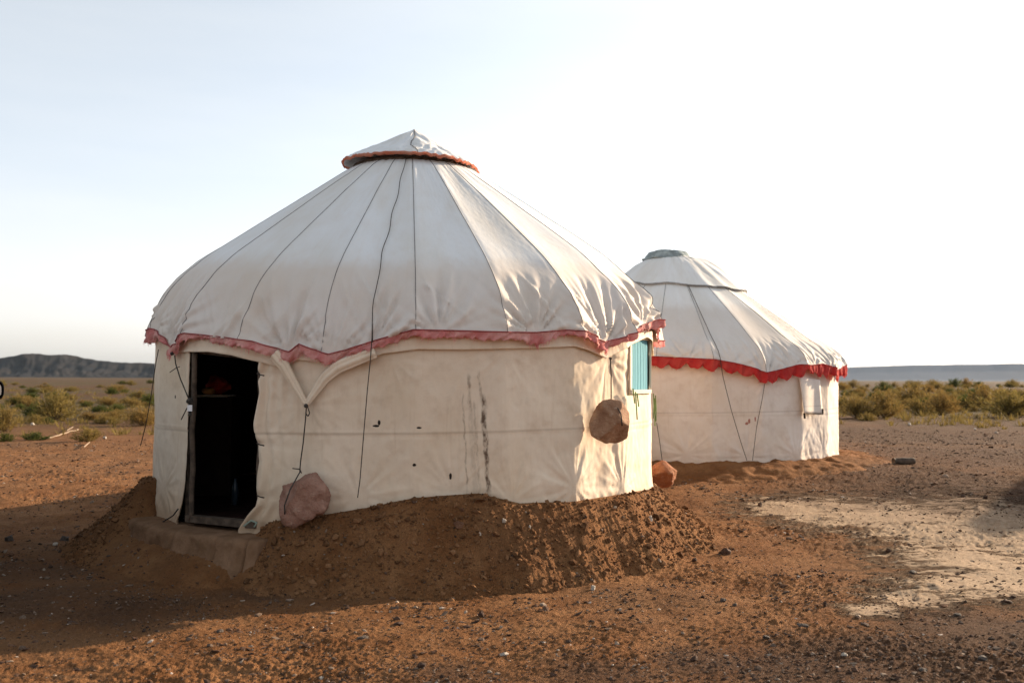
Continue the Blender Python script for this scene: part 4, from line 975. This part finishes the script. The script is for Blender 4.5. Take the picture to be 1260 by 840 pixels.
# ------------------------------------------------------------------ clay doorstep
def step():
    top = [(158, 636), (170, 641), (185, 646), (205, 651), (232, 656), (262, 661), (292, 664), (318, 664), (345, 660)]
    zt = .375; F_ = []
    for px, py in top:
        d = ray(px, py); p = EYE + d * ((zt - EYE[2]) / d[2]); F_.append(p)
    F_ = np.array(F_); n = 150; s = np.linspace(0, len(F_) - 1, n); E = np.stack([np.interp(s, range(len(F_)), F_[:, i]) for i in range(3)], 1)
    q = np.array([C1[0], C1[1], 0]); inn = q[None] - E; inn[:, 2] = 0; inn /= np.linalg.norm(inn, axis=1)[:, None]
    rows = []
    crack = sum(np.exp(-((np.linspace(0, 1, n) - c) / .006) ** 2) for c in (.22, .41, .63, .8))
    for o_, z in ((.95, .0), (.6, 0), (.35, .0), (.18, .0), (.08, -.004), (.025, -.01), (.0, -.03), (-.015, -.07), (-.02, -.12), (-.035, -.18), (-.06, -.24), (-.10, -.32), (-.12, -.42)):
        nz = fbm(E[:, 0] * 7 + z * 3, E[:, 1] * 3 + z * 12, 5, 9, .6) + .8 * pn(E[:, 0] * 2.5, z * 6 + 0 * E[:, 0], 8); k = 1 if o_ < .1 else .25
        rows.append(E + inn * (o_ + .022 * nz * k + .03 * crack * (o_ < .1))[:, None] + np.array([0, 0, 1.0]) * (z + .012 * nz * (k if o_ < .06 else .4))[:, None])
    V = np.stack(rows, 1).reshape(-1, 3)
    m = M('dried_clay', .95, .05); o = m.tc.outputs['Object']
    c = m.mix(m.ramp(m.noise(o, 5, 5), .3, .7), (.15, .084, .046), (.23, .135, .08)); vo = m.n.new('ShaderNodeTexVoronoi'); vo.feature = 'DISTANCE_TO_EDGE'; vo.inputs['Scale'].default_value = 4.5
    m.l.new(o, vo.inputs['Vector']); c = m.mix(m.ramp(vo.outputs['Distance'], 0, .012, .25, 0), c, (.06, .04, .03)); m.color(c); m.normal(m.bump(m.noise(o, 25, 6, .65), .8, .02))
    o = obj('doorstep', mesh_np('doorstep', V, grid_faces(n, 13), True, mat=m.m), None, F_[4]); o['label'] = 'low cracked clay step in front of the dark doorway'; o['category'] = 'doorstep'
step()

# ------------------------------------------------------------------ things seen dimly inside the doorway
cx, cy = -3.42, 11.3
cab = thing('cabinet', 'dark wooden cabinet just visible inside the open doorway', 'cabinet', (cx, cy, .43))
MAT_SHADEWOOD = simple('shade_dark_cabinet_wood', (.018, .011, .008), .8, .15)  # wood colour darkened to paint the gloom inside the doorway
v, f = boxv(cx - .32, cx + .3, cy - .2, cy + .2, .44, 1.50); part('body', mesh_np('body', v, f, False, mat=MAT_SHADEWOOD), cab)
v, f = boxv(cx - .34, cx + .32, cy - .23, cy + .22, 1.503, 1.53); part('top', mesh_np('top', v, f, False, mat=MAT_SHADEWOOD), cab)
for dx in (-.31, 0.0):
    v, f = boxv(cx + dx, cx + dx + .28, cy - .215, cy - .203, .5, 1.44); part('door', mesh_np('door', v, f, False, mat=MAT_SHADEWOOD), cab)
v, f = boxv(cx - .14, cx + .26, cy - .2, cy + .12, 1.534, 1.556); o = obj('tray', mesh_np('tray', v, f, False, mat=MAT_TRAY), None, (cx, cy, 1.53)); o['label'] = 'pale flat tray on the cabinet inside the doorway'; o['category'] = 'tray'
add_rock('cloth_bundle', 'red cloth bundle on the tray inside the doorway', 'cloth bundle', 77, (.26, .18, .22), (cx + .10, cy, 1.66), (0, .5, .3), MAT_REDBAG, 4, 5, .15)
add_rock('bread', 'golden round bread on the tray in front of the red bundle', 'bread', 78, (.16, .12, .08), (cx + .02, cy - .12, 1.598), (0, 0, .3), MAT_BREAD, 4, 2, .05)
q = EYE + ray(272, 618) * (9.9 / ray(272, 618)[1])
zs_ = [(0, .0), (.035, 0), (.036, .16), (.03, .2), (.013, .24), (.013, .27), (0, .27)]
a = np.linspace(0, 2 * math.pi, 16, endpoint=False); A, B = np.meshgrid(a, np.arange(7), indexing='ij'); rz = np.array(zs_)[B]
o = obj('bottle', mesh_np('bottle', np.stack([q[0] + rz[..., 0] * np.cos(A), q[1] + .5 + rz[..., 0] * np.sin(A), .432 + rz[..., 1]], -1).reshape(-1, 3), grid_faces(16, 7, True), True, mat=MAT_BLUE), None, (q[0], q[1] + .5, .43)); o['label'] = 'small bluish bottle standing on the floor inside the doorway'; o['category'] = 'bottle'

# ------------------------------------------------------------------ scrub
def bush_mesh(seed, n, mat, upright=.5, leaf=.05, dens=1.0):
    rng = np.random.default_rng(seed); vs = []; ntw = 60
    # twigs fan out of the root; leaf slivers sit along them in clumps
    a = rng.uniform(0, 2 * math.pi, ntw); el = np.radians(rng.uniform(18, 86, ntw)) ; ln = rng.uniform(.55, 1.0, ntw)
    D = np.stack([np.cos(a) * np.cos(el), np.sin(a) * np.cos(el), np.sin(el) * (1 + upright * .3)], 1) * ln[:, None]
    k = rng.integers(0, ntw, n); t = rng.uniform(.28, 1.05, n) ** .8
    P = D[k] * t[:, None] + rng.normal(0, .055, (n, 3)); P[:, 2] = np.abs(P[:, 2])
    dr = D[k] / np.linalg.norm(D[k], axis=1)[:, None] + rng.normal(0, .45, (n, 3)); dr /= np.linalg.norm(dr, axis=1)[:, None]
    sd_ = np.cross(dr, rng.normal(size=(n, 3))); sd_ /= np.linalg.norm(sd_, axis=1)[:, None]
    L_ = leaf * rng.uniform(.6, 1.9, n)[:, None]; w = L_ * .20
    V = np.stack([P - sd_ * w, P + sd_ * w, P + dr * L_ * 1.6 + sd_ * w * .5, P + dr * L_ * 1.9 - sd_ * w * .3], 1).reshape(-1, 3)
    Fq = np.arange(4 * n).reshape(-1, 4)
    tw = []; 
    for i in range(0, ntw):
        d = D[i]; s = np.cross(d, rng.normal(size=3)); s /= np.linalg.norm(s); w_ = .010
        tw.append([d * 0 - s * w_, d * 0 + s * w_, d * .9 + s * w_ * .3, d * .9 - s * w_ * .3])
    TV = np.array(tw).reshape(-1, 3)
    return mesh_np('foliage', V, Fq, False, mat=mat), mesh_np('twigs', TV, np.arange(len(TV)).reshape(-1, 4), False, mat=MAT_TWIG)
PROTO = {'y': [bush_mesh(s, 2200, MAT_BUSHY, .5) for s in (1, 2, 3, 4)], 'g': [bush_mesh(s, 1700, MAT_BUSHG, .2, .06) for s in (11, 12, 13)]}
brng = random.Random(5)
def SIZE(w): return 'small ' if w < 13 else 'medium-sized ' if w < 21 else 'broad '
def bush(px, py, w, h, kind, label, p=None):
    p = pix_ground(px, py) if p is None else p; s = math.hypot(p[0], p[1]) / F
    fm, tm = brng.choice(PROTO[kind])
    o = bpy.data.objects.new('desert_bush', None); COL.objects.link(o); o.location = (float(p[0]), float(p[1]), float(p[2]) - .03)
    o['label'] = label; o['category'] = 'bush'; o['group'] = 'desert scrub on the plain'
    o.rotation_euler.z = brng.uniform(0, 6.28); o.scale = (w * s / 1.55, w * s / 1.55, h * s / 1.02)
    for nm, me in (('foliage', fm), ('stem', tm)):
        c = bpy.data.objects.new(nm, me); COL.objects.link(c); c.parent = o
    return o
NAMED = [(67, 517, 54, 37, 'y', 'large straw-coloured bush left of the near yurt, behind the green tufts'), (6, 531, 30, 32, 'y', 'yellowish bush cut by the left edge of the picture'), (6, 543, 22, 13, 'g', 'low green tuft at the left edge'),
 (43, 541, 30, 12, 'g', 'low green tuft in front of the large straw-coloured bush'), (108, 543, 34, 19, 'y', 'yellow-green tuft beside the bleached stick'), (174, 523, 42, 24, 'y', 'round dry bush just left of the near yurt wall'),
 (143, 505, 26, 10, 'g', 'dark green low bush midway between the large bush and the near yurt'), (106, 500, 18, 8, 'g', 'small green bush behind the large straw-coloured one'), (184, 494, 24, 11, 'g', 'dark green bush against the near yurt wall'), (163, 494, 14, 7, 'g', 'small green bush next to the dark green one by the yurt'),
 (1054, 514, 48, 33, 'y', 'ochre bush nearest the far yurt on its right'), (1088, 514, 42, 38, 'y', 'tall ochre bush second from the far yurt'), (1123, 499, 44, 30, 'y', 'tallest yellow bush standing out against the blue mesa'), (1128, 511, 30, 26, 'y', 'orange-brown bush in front of the tallest yellow one'),
 (1160, 510, 44, 32, 'y', 'wide ochre bush in the middle of the right-hand scrub'), (1211, 504, 40, 32, 'y', 'bushy ochre shrub left of the right edge clump'), (1243, 513, 66, 38, 'y', 'biggest brownish bush at the right edge'), (1197, 493, 26, 20, 'g', 'dark green bush between two ochre shrubs'), (1068, 517, 24, 12, 'y', 'low dry tuft at the foot of the ochre bush by the far yurt'), (1185, 503, 26, 20, 'g', 'olive bush right of the wide ochre one')]
for a in NAMED: bush(*(a[:2] + (a[2] * 1.05, a[3] * (.86 if a[0] < 600 else .76)) + a[4:]))
for i in range(275):
    left = i < 95
    px = brng.uniform(-60, 215) if left else brng.uniform(1030, 1330)
    y_ = brng.uniform(0, 1) ** 1.3
    py = (472 + 50 * y_) if left else (475.5 + 33 * y_)
    s = (py - 460) / 50
    k = 'g' if brng.random() < (.45 if left else .22) else 'y'
    w = (8 + 20 * s) * brng.uniform(.45, 1.25); h = w * (brng.uniform(.25, .5) if left else brng.uniform(.38, .6))
    bush(px, py, w, h, k, SIZE(w) + ('green' if k == 'g' else 'straw-coloured') + ' bush ' + ('near' if py > (497 if left else 495) else 'midway' if py > (483 if left else 484) else 'far') + ' on the plain, ' +
         (('beside the near yurt' if px > 140 else 'left of the near yurt' if px > 60 else 'towards the left edge') if left else ('close to the far yurt' if px < 1105 else 'right of the far yurt' if px < 1190 else 'towards the right edge')))
# low dry grass between the bushes: nobody could count it
def grass():
    rng = np.random.default_rng(4); n = 3400; side = rng.random(n) < .5
    px = np.where(side, rng.uniform(-120, 230, n), rng.uniform(1020, 1400, n)); d = 22 * (160 / 22) ** rng.random(n)
    a = np.arctan((px - 630) / F); X, Y = d * np.sin(a) / np.cos(a) * np.cos(a), d * np.cos(a)
    k = (pn(X * .12, Y * .12, 9) + .35 * rng.normal(size=n) > .05) & ~(~side & (d < 29)) & ~(side & (d < 30)); X, Y, d = X[k], Y[k], d[k]; n = len(X)
    h = rng.uniform(.10, .30, n); vs = []
    nb = 12; A = rng.uniform(0, 6.28, (n, nb)); t = rng.uniform(.2, 1.1, (n, nb)); R_ = h[:, None] * t
    bx_, by_ = X[:, None] + .5 * R_ * np.cos(A), Y[:, None] + .5 * R_ * np.sin(A); tx, ty = X[:, None] + 1.5 * R_ * np.cos(A), Y[:, None] + 1.5 * R_ * np.sin(A)
    z0_ = gfull(X, Y)[:, None] + 0 * A; w = .02
    V = np.stack([np.stack([bx_ - w * np.sin(A), by_ + w * np.cos(A), z0_ - .02], -1), np.stack([bx_ + w * np.sin(A), by_ - w * np.cos(A), z0_ - .02], -1), np.stack([tx, ty, z0_ + h[:, None] * rng.uniform(.6, 1.1, (n, nb))], -1)], 2).reshape(-1, 3)
    o = obj('dry_grass', mesh_np('dry_grass', V, np.arange(len(V)).reshape(-1, 3), False, mat=MAT_BUSHY)); o['kind'] = 'stuff'
grass()
# scrub beyond the counted bushes: behind the yurts and out to both sides, one mass
def far_scrub():
    rng = np.random.default_rng(14); n = 1500; d = 36 * (260 / 36) ** rng.random(n); a = rng.uniform(-1.25, 1.25, n)
    px = 630 + F * np.tan(a); keep = ~(((px > -60) & (px < 200)) | ((px > 1040) & (px < 1330))) & (pn(d * np.sin(a) * .05, d * np.cos(a) * .05, 19) + .25 * rng.normal(size=n) > 0.0)
    d, a = d[keep], a[keep]; n = len(d); X, Y = d * np.sin(a), d * np.cos(a); Z = gfull(X, Y); h = rng.uniform(.3, .95, n); m = 70
    A = rng.uniform(0, 6.28, (n, m)); el = rng.uniform(.2, 1.5, (n, m)); t = rng.uniform(.3, 1, (n, m)) * h[:, None]
    P = np.stack([X[:, None] + 1.5 * t * np.cos(A) * np.cos(el), Y[:, None] + 1.5 * t * np.sin(A) * np.cos(el), Z[:, None] + t * np.sin(el)], -1)
    q = rng.normal(size=(n, m, 3)); q /= np.linalg.norm(q, axis=-1)[..., None]; w = .02 + .05 * h[:, None, None]
    up_ = np.stack([.5 * np.cos(A), .5 * np.sin(A), 1 + 0 * A], -1) * (.12 + .10 * h[:, None, None])
    V = np.stack([P - q * w, P + q * w, P + up_], 2).reshape(-1, 3)
    o = obj('distant_scrub', mesh_np('distant_scrub', V, np.arange(len(V)).reshape(-1, 3), False, mat=MAT_BUSHY)); o['kind'] = 'stuff'
far_scrub()
# bleached sticks on the left plain
p0, p1 = pix_ground(60, 541), pix_ground(96, 530)
s = np.linspace(0, 1, 14)[:, None]; P = p0 * (1 - s) + p1 * s + np.array([0, 0, .05]) + .05 * np.stack([pn(s[:, 0] * 4, 0 * s[:, 0], 1), 0 * s[:, 0], .5 * pn(s[:, 0] * 5, 0 * s[:, 0], 2)], 1)
o = obj('stick', tube(P, .018, 8, MAT_WOODP), None, p0); o['label'] = 'long bleached stick lying on the plain by the yellow-green tuft'; o['category'] = 'stick'
for i, (a, b, lab) in enumerate((((82, 532), (90, 527), 'short bleached stick behind the long one'), ((103, 553), (110, 547), 'short pale stick lying in front of the yellow-green tuft'))):
    p0, p1 = pix_ground(*a), pix_ground(*b); P = p0 * (1 - s) + p1 * s + np.array([0, 0, .05]); o = obj('stick', tube(P, .014, 8, MAT_WOODP), None, p0); o['label'] = lab; o['category'] = 'stick'
for i, (px, py, w, lab) in enumerate(((40, 524, 5, 'small white stone at the foot of the large straw-coloured bush'), (134, 521, 8, 'pale flat stone between the dry bushes'), (129, 541, 5, 'small orange stone by the yellow-green tuft'), (1200, 531, 4, 'small white stone on the brown gravel at the right'), (1226, 534, 4, 'white stone near the right edge beyond the clay'), (1119, 524, 5, 'white stone in front of the ochre bushes'))):
    p = pix_ground(px, py); s_ = p[1] / F; add_rock('stone', lab, 'stone', 300 + i, (w * s_, w * s_, w * s_ * .8), (p[0], p[1], p[2] + .05), (0, 0, i), MAT_PALESTONE, 3, 8, .05)

# ------------------------------------------------------------------ parked off-road vehicle left of the frame: only its mirror reaches in
def vehicle():
    d = ray(-6, 480); mp = EYE + d * (10.5 / d[1]); hd = rad(27.5)   # heading, turned left of +Y
    mp = np.array([mp[0], mp[1], mp[2]])
    fw = np.array([-math.sin(hd), math.cos(hd), 0]); rt = np.array([math.cos(hd), math.sin(hd), 0]); up = np.array([0, 0, 1.0])
    g0 = 0.0
    org = mp - rt * 1.13 - fw * .75; org[2] = float(gz(org[0], org[1]))   # centre of the car on the ground, x=right y=forward
    root = thing('off_road_car', 'car at the left edge showing only its black rimmed side mirror', 'car', org)
    paint = simple('car_paint', (.06, .065, .07), .3, .5, .1, 2, 0); glass = simple('car_glass', (.02, .025, .03), .05, .6, .1, 2, 0); rub = simple('rubber', (.02, .02, .02), .9, .1); chrome = M('chrome', .12, .5); chrome.color((.8, .8, .8)); chrome.b.inputs['Metallic'].default_value = 1
    T = lambda v: org + v[:, [0]] * rt + v[:, [1]] * fw + v[:, [2]] * up
    def loft(name, prof, hw, mat, nx=9, parent=root, top_in=.0):
        # prof: closed (y, z) outline; rounded across x
        xs = np.array([-1, -.97, -.9, -.5, 0, .5, .9, .97, 1]) * hw; sc = np.array([.0, .90, .985, 1, 1, 1, .985, .90, 0.0]); pr = np.array(prof, float); c = pr.mean(0)
        V = []; 
        for x, s in zip(xs, sc):
            q = c + (pr - c) * (s if s > 0 else .86); xx = x * (1 - top_in * smooth(1.1, 1.9, q[:, 1])); V.append(np.stack([xx, q[:, 0], q[:, 1]], 1))
        n = len(pr); V = np.concatenate(V); Fq = []
        for i in range(8):
            for j in range(n): Fq.append((i * n + j, i * n + (j + 1) % n, (i + 1) * n + (j + 1) % n, (i + 1) * n + j))
        me = bpy.data.meshes.new(name); F3 = [tuple(range(n)), tuple(8 * n + j for j in reversed(range(n)))]
        me.from_pydata(T(V).tolist(), [], [tuple(map(int, q)) for q in Fq] + F3); me.materials.append(mat); return part(name, me, parent, root)
    loft('body', [(-2.3, .5), (-2.35, 1.05), (-2.25, 1.12), (.85, 1.15), (2.05, 1.05), (2.25, .95), (2.3, .5), (1.95, .42), (1.75, .78), (1.1, .78), (.9, .42), (-.95, .42), (-1.15, .78), (-1.8, .78), (-2.0, .42)], .9, paint)
    loft('cabin', [(-2.28, 1.13), (-2.15, 1.78), (-1.9, 1.86), (.0, 1.86), (.25, 1.8), (.88, 1.14)], .86, paint, top_in=.14)
    for s in (-1, 1):
        for (a, b, c_, d_) in ((-2.0, -1.15, -2.0, -1.1), (-1.05, -.2, -1.05, -.2), (-.1, .7, -.1, .25)):
            q = np.array([(s * .872, a, 1.2), (s * .872, b, 1.2), (s * .782, d_, 1.74), (s * .782, c_, 1.74)]); q[:, 0] += s * .006
            me = bpy.data.meshes.new('side_window'); me.from_pydata(T(q).tolist(), [], [(0, 1, 2, 3)]); me.materials.append(glass); part('side_window', me, root)
    q = np.array([(-.70, -2.30, 1.24), (.70, -2.30, 1.24), (.60, -2.18, 1.70), (-.60, -2.18, 1.70)]); me = bpy.data.meshes.new('rear_window'); me.from_pydata(T(q).tolist(), [], [(0, 1, 2, 3)]); me.materials.append(glass); part('rear_window', me, root)
    tl = simple('tail_lamp_red', (.35, .015, .012), .25, .5, .1, 2, 0)
    for s in (-1, 1):
        v, f = boxv(s * .78 - .06, s * .78 + .06, -2.37, -2.30, .78, 1.02); part('tail_light', mesh_np('tail_light', T(v), f, False, mat=tl), root)
        v, f = boxv(s * .66 - .12, s * .66 + .12, 2.24, 2.31, .70, .86); part('headlight', mesh_np('headlight', T(v), f, False, mat=chrome.m), root)
    for y0, y1 in ((-2.46, -2.33), (2.28, 2.40)):
        v, f = boxv(-.86, .86, y0, y1, .46, .64); b_ = part('bumper', mesh_np('bumper', T(v), f, False, mat=rub), root); bv_ = b_.modifiers.new('bevel', 'BEVEL'); bv_.width = .04; bv_.segments = 2
    q = np.array([(-.75, .87, 1.18), (.75, .87, 1.18), (.66, .30, 1.78), (-.66, .30, 1.78)]); q[:, 1] += .02; me = bpy.data.meshes.new('windscreen'); me.from_pydata(T(q).tolist(), [], [(0, 1, 2, 3)]); me.materials.append(glass); part('windscreen', me, root)
    for sx_ in (-1, 1):
        for y_ in (-1.48, 1.42):
            a = np.linspace(0, 2 * math.pi, 28, endpoint=False); pr = np.array([(.0, .12), (.2, .13), (.34, .13), (.37, .08), (.37, -.08), (.34, -.12), (.0, -.12)])
            A, B = np.meshgrid(a, np.arange(7), indexing='ij'); v = np.stack([sx_ * .80 + pr[B][..., 1] * sx_, y_ + pr[B][..., 0] * np.cos(A), .37 + pr[B][..., 0] * np.sin(A)], -1).reshape(-1, 3)
            w_ = part('wheel', mesh_np('wheel', T(v), grid_faces(28, 7, True), True, mat=rub), root)
            pr2 = np.array([(.0, .135), (.14, .14), (.21, .145), (.22, .125)]); A, B = np.meshgrid(a, np.arange(4), indexing='ij'); v = np.stack([sx_ * .80 + pr2[B][..., 1] * sx_, y_ + pr2[B][..., 0] * np.cos(A), .37 + pr2[B][..., 0] * np.sin(A)], -1).reshape(-1, 3)
            part('rim', mesh_np('rim', T(v), grid_faces(28, 4, True), True, mat=chrome.m), w_, root)
    mz = mp[2] - org[2]
    for s in (-1, 1):
        a = np.linspace(0, 2 * math.pi, 28, endpoint=False); pr = np.array([(0, .05), (.6, .045), (.95, .02), (1.0, -.01), (.96, -.03), (.90, -.035)])
        A, B = np.meshgrid(a, np.arange(6), indexing='ij'); sup = lambda t: np.sign(t) * np.abs(t) ** .75
        v = np.stack([s * 1.13 + pr[B][..., 0] * .085 * sup(np.cos(A)), .75 + pr[B][..., 1], mz + pr[B][..., 0] * .105 * sup(np.sin(A))], -1).reshape(-1, 3)
        mo = part('side_mirror', mesh_np('side_mirror', T(v), grid_faces(28, 6, True), True, mat=rub), root)
        pr = np.array([(0, -.036), (.70, -.036)]); A, B = np.meshgrid(a, np.arange(2), indexing='ij'); v = np.stack([s * 1.13 + pr[B][..., 0] * .085 * sup(np.cos(A)), .75 + pr[B][..., 1], mz + pr[B][..., 0] * .105 * sup(np.sin(A))], -1).reshape(-1, 3)
        part('mirror_glass', mesh_np('mirror_glass', T(v), grid_faces(28, 2, True), True, mat=chrome.m), mo, root)
        part('arm', tube(T(np.array([(s * .82, .72, 1.2), (s * .95, .74, mz - .1), (s * 1.05, .75, mz)])), .018, 8, rub), mo, root)
vehicle()

# ------------------------------------------------------------------ haze: one closed box of thin even air round the whole scene
def haze():
    v, f = boxv(-14500, 14500, -14500, 14500, -4.0, 185.0)
    m = bpy.data.materials.new('haze_air'); m.use_nodes = True; n = m.node_tree.nodes; n.clear(); out = n.new('ShaderNodeOutputMaterial'); pv = n.new('ShaderNodeVolumePrincipled')
    pv.inputs['Color'].default_value = (.68, .84, 1.0, 1); pv.inputs['Density'].default_value = 1.7e-5; pv.inputs['Anisotropy'].default_value = .0
    m.node_tree.links.new(pv.outputs[0], out.inputs['Volume'])
    o = obj('haze', mesh_np('haze', v, f, False, mat=m)); o['kind'] = 'stuff'
haze()
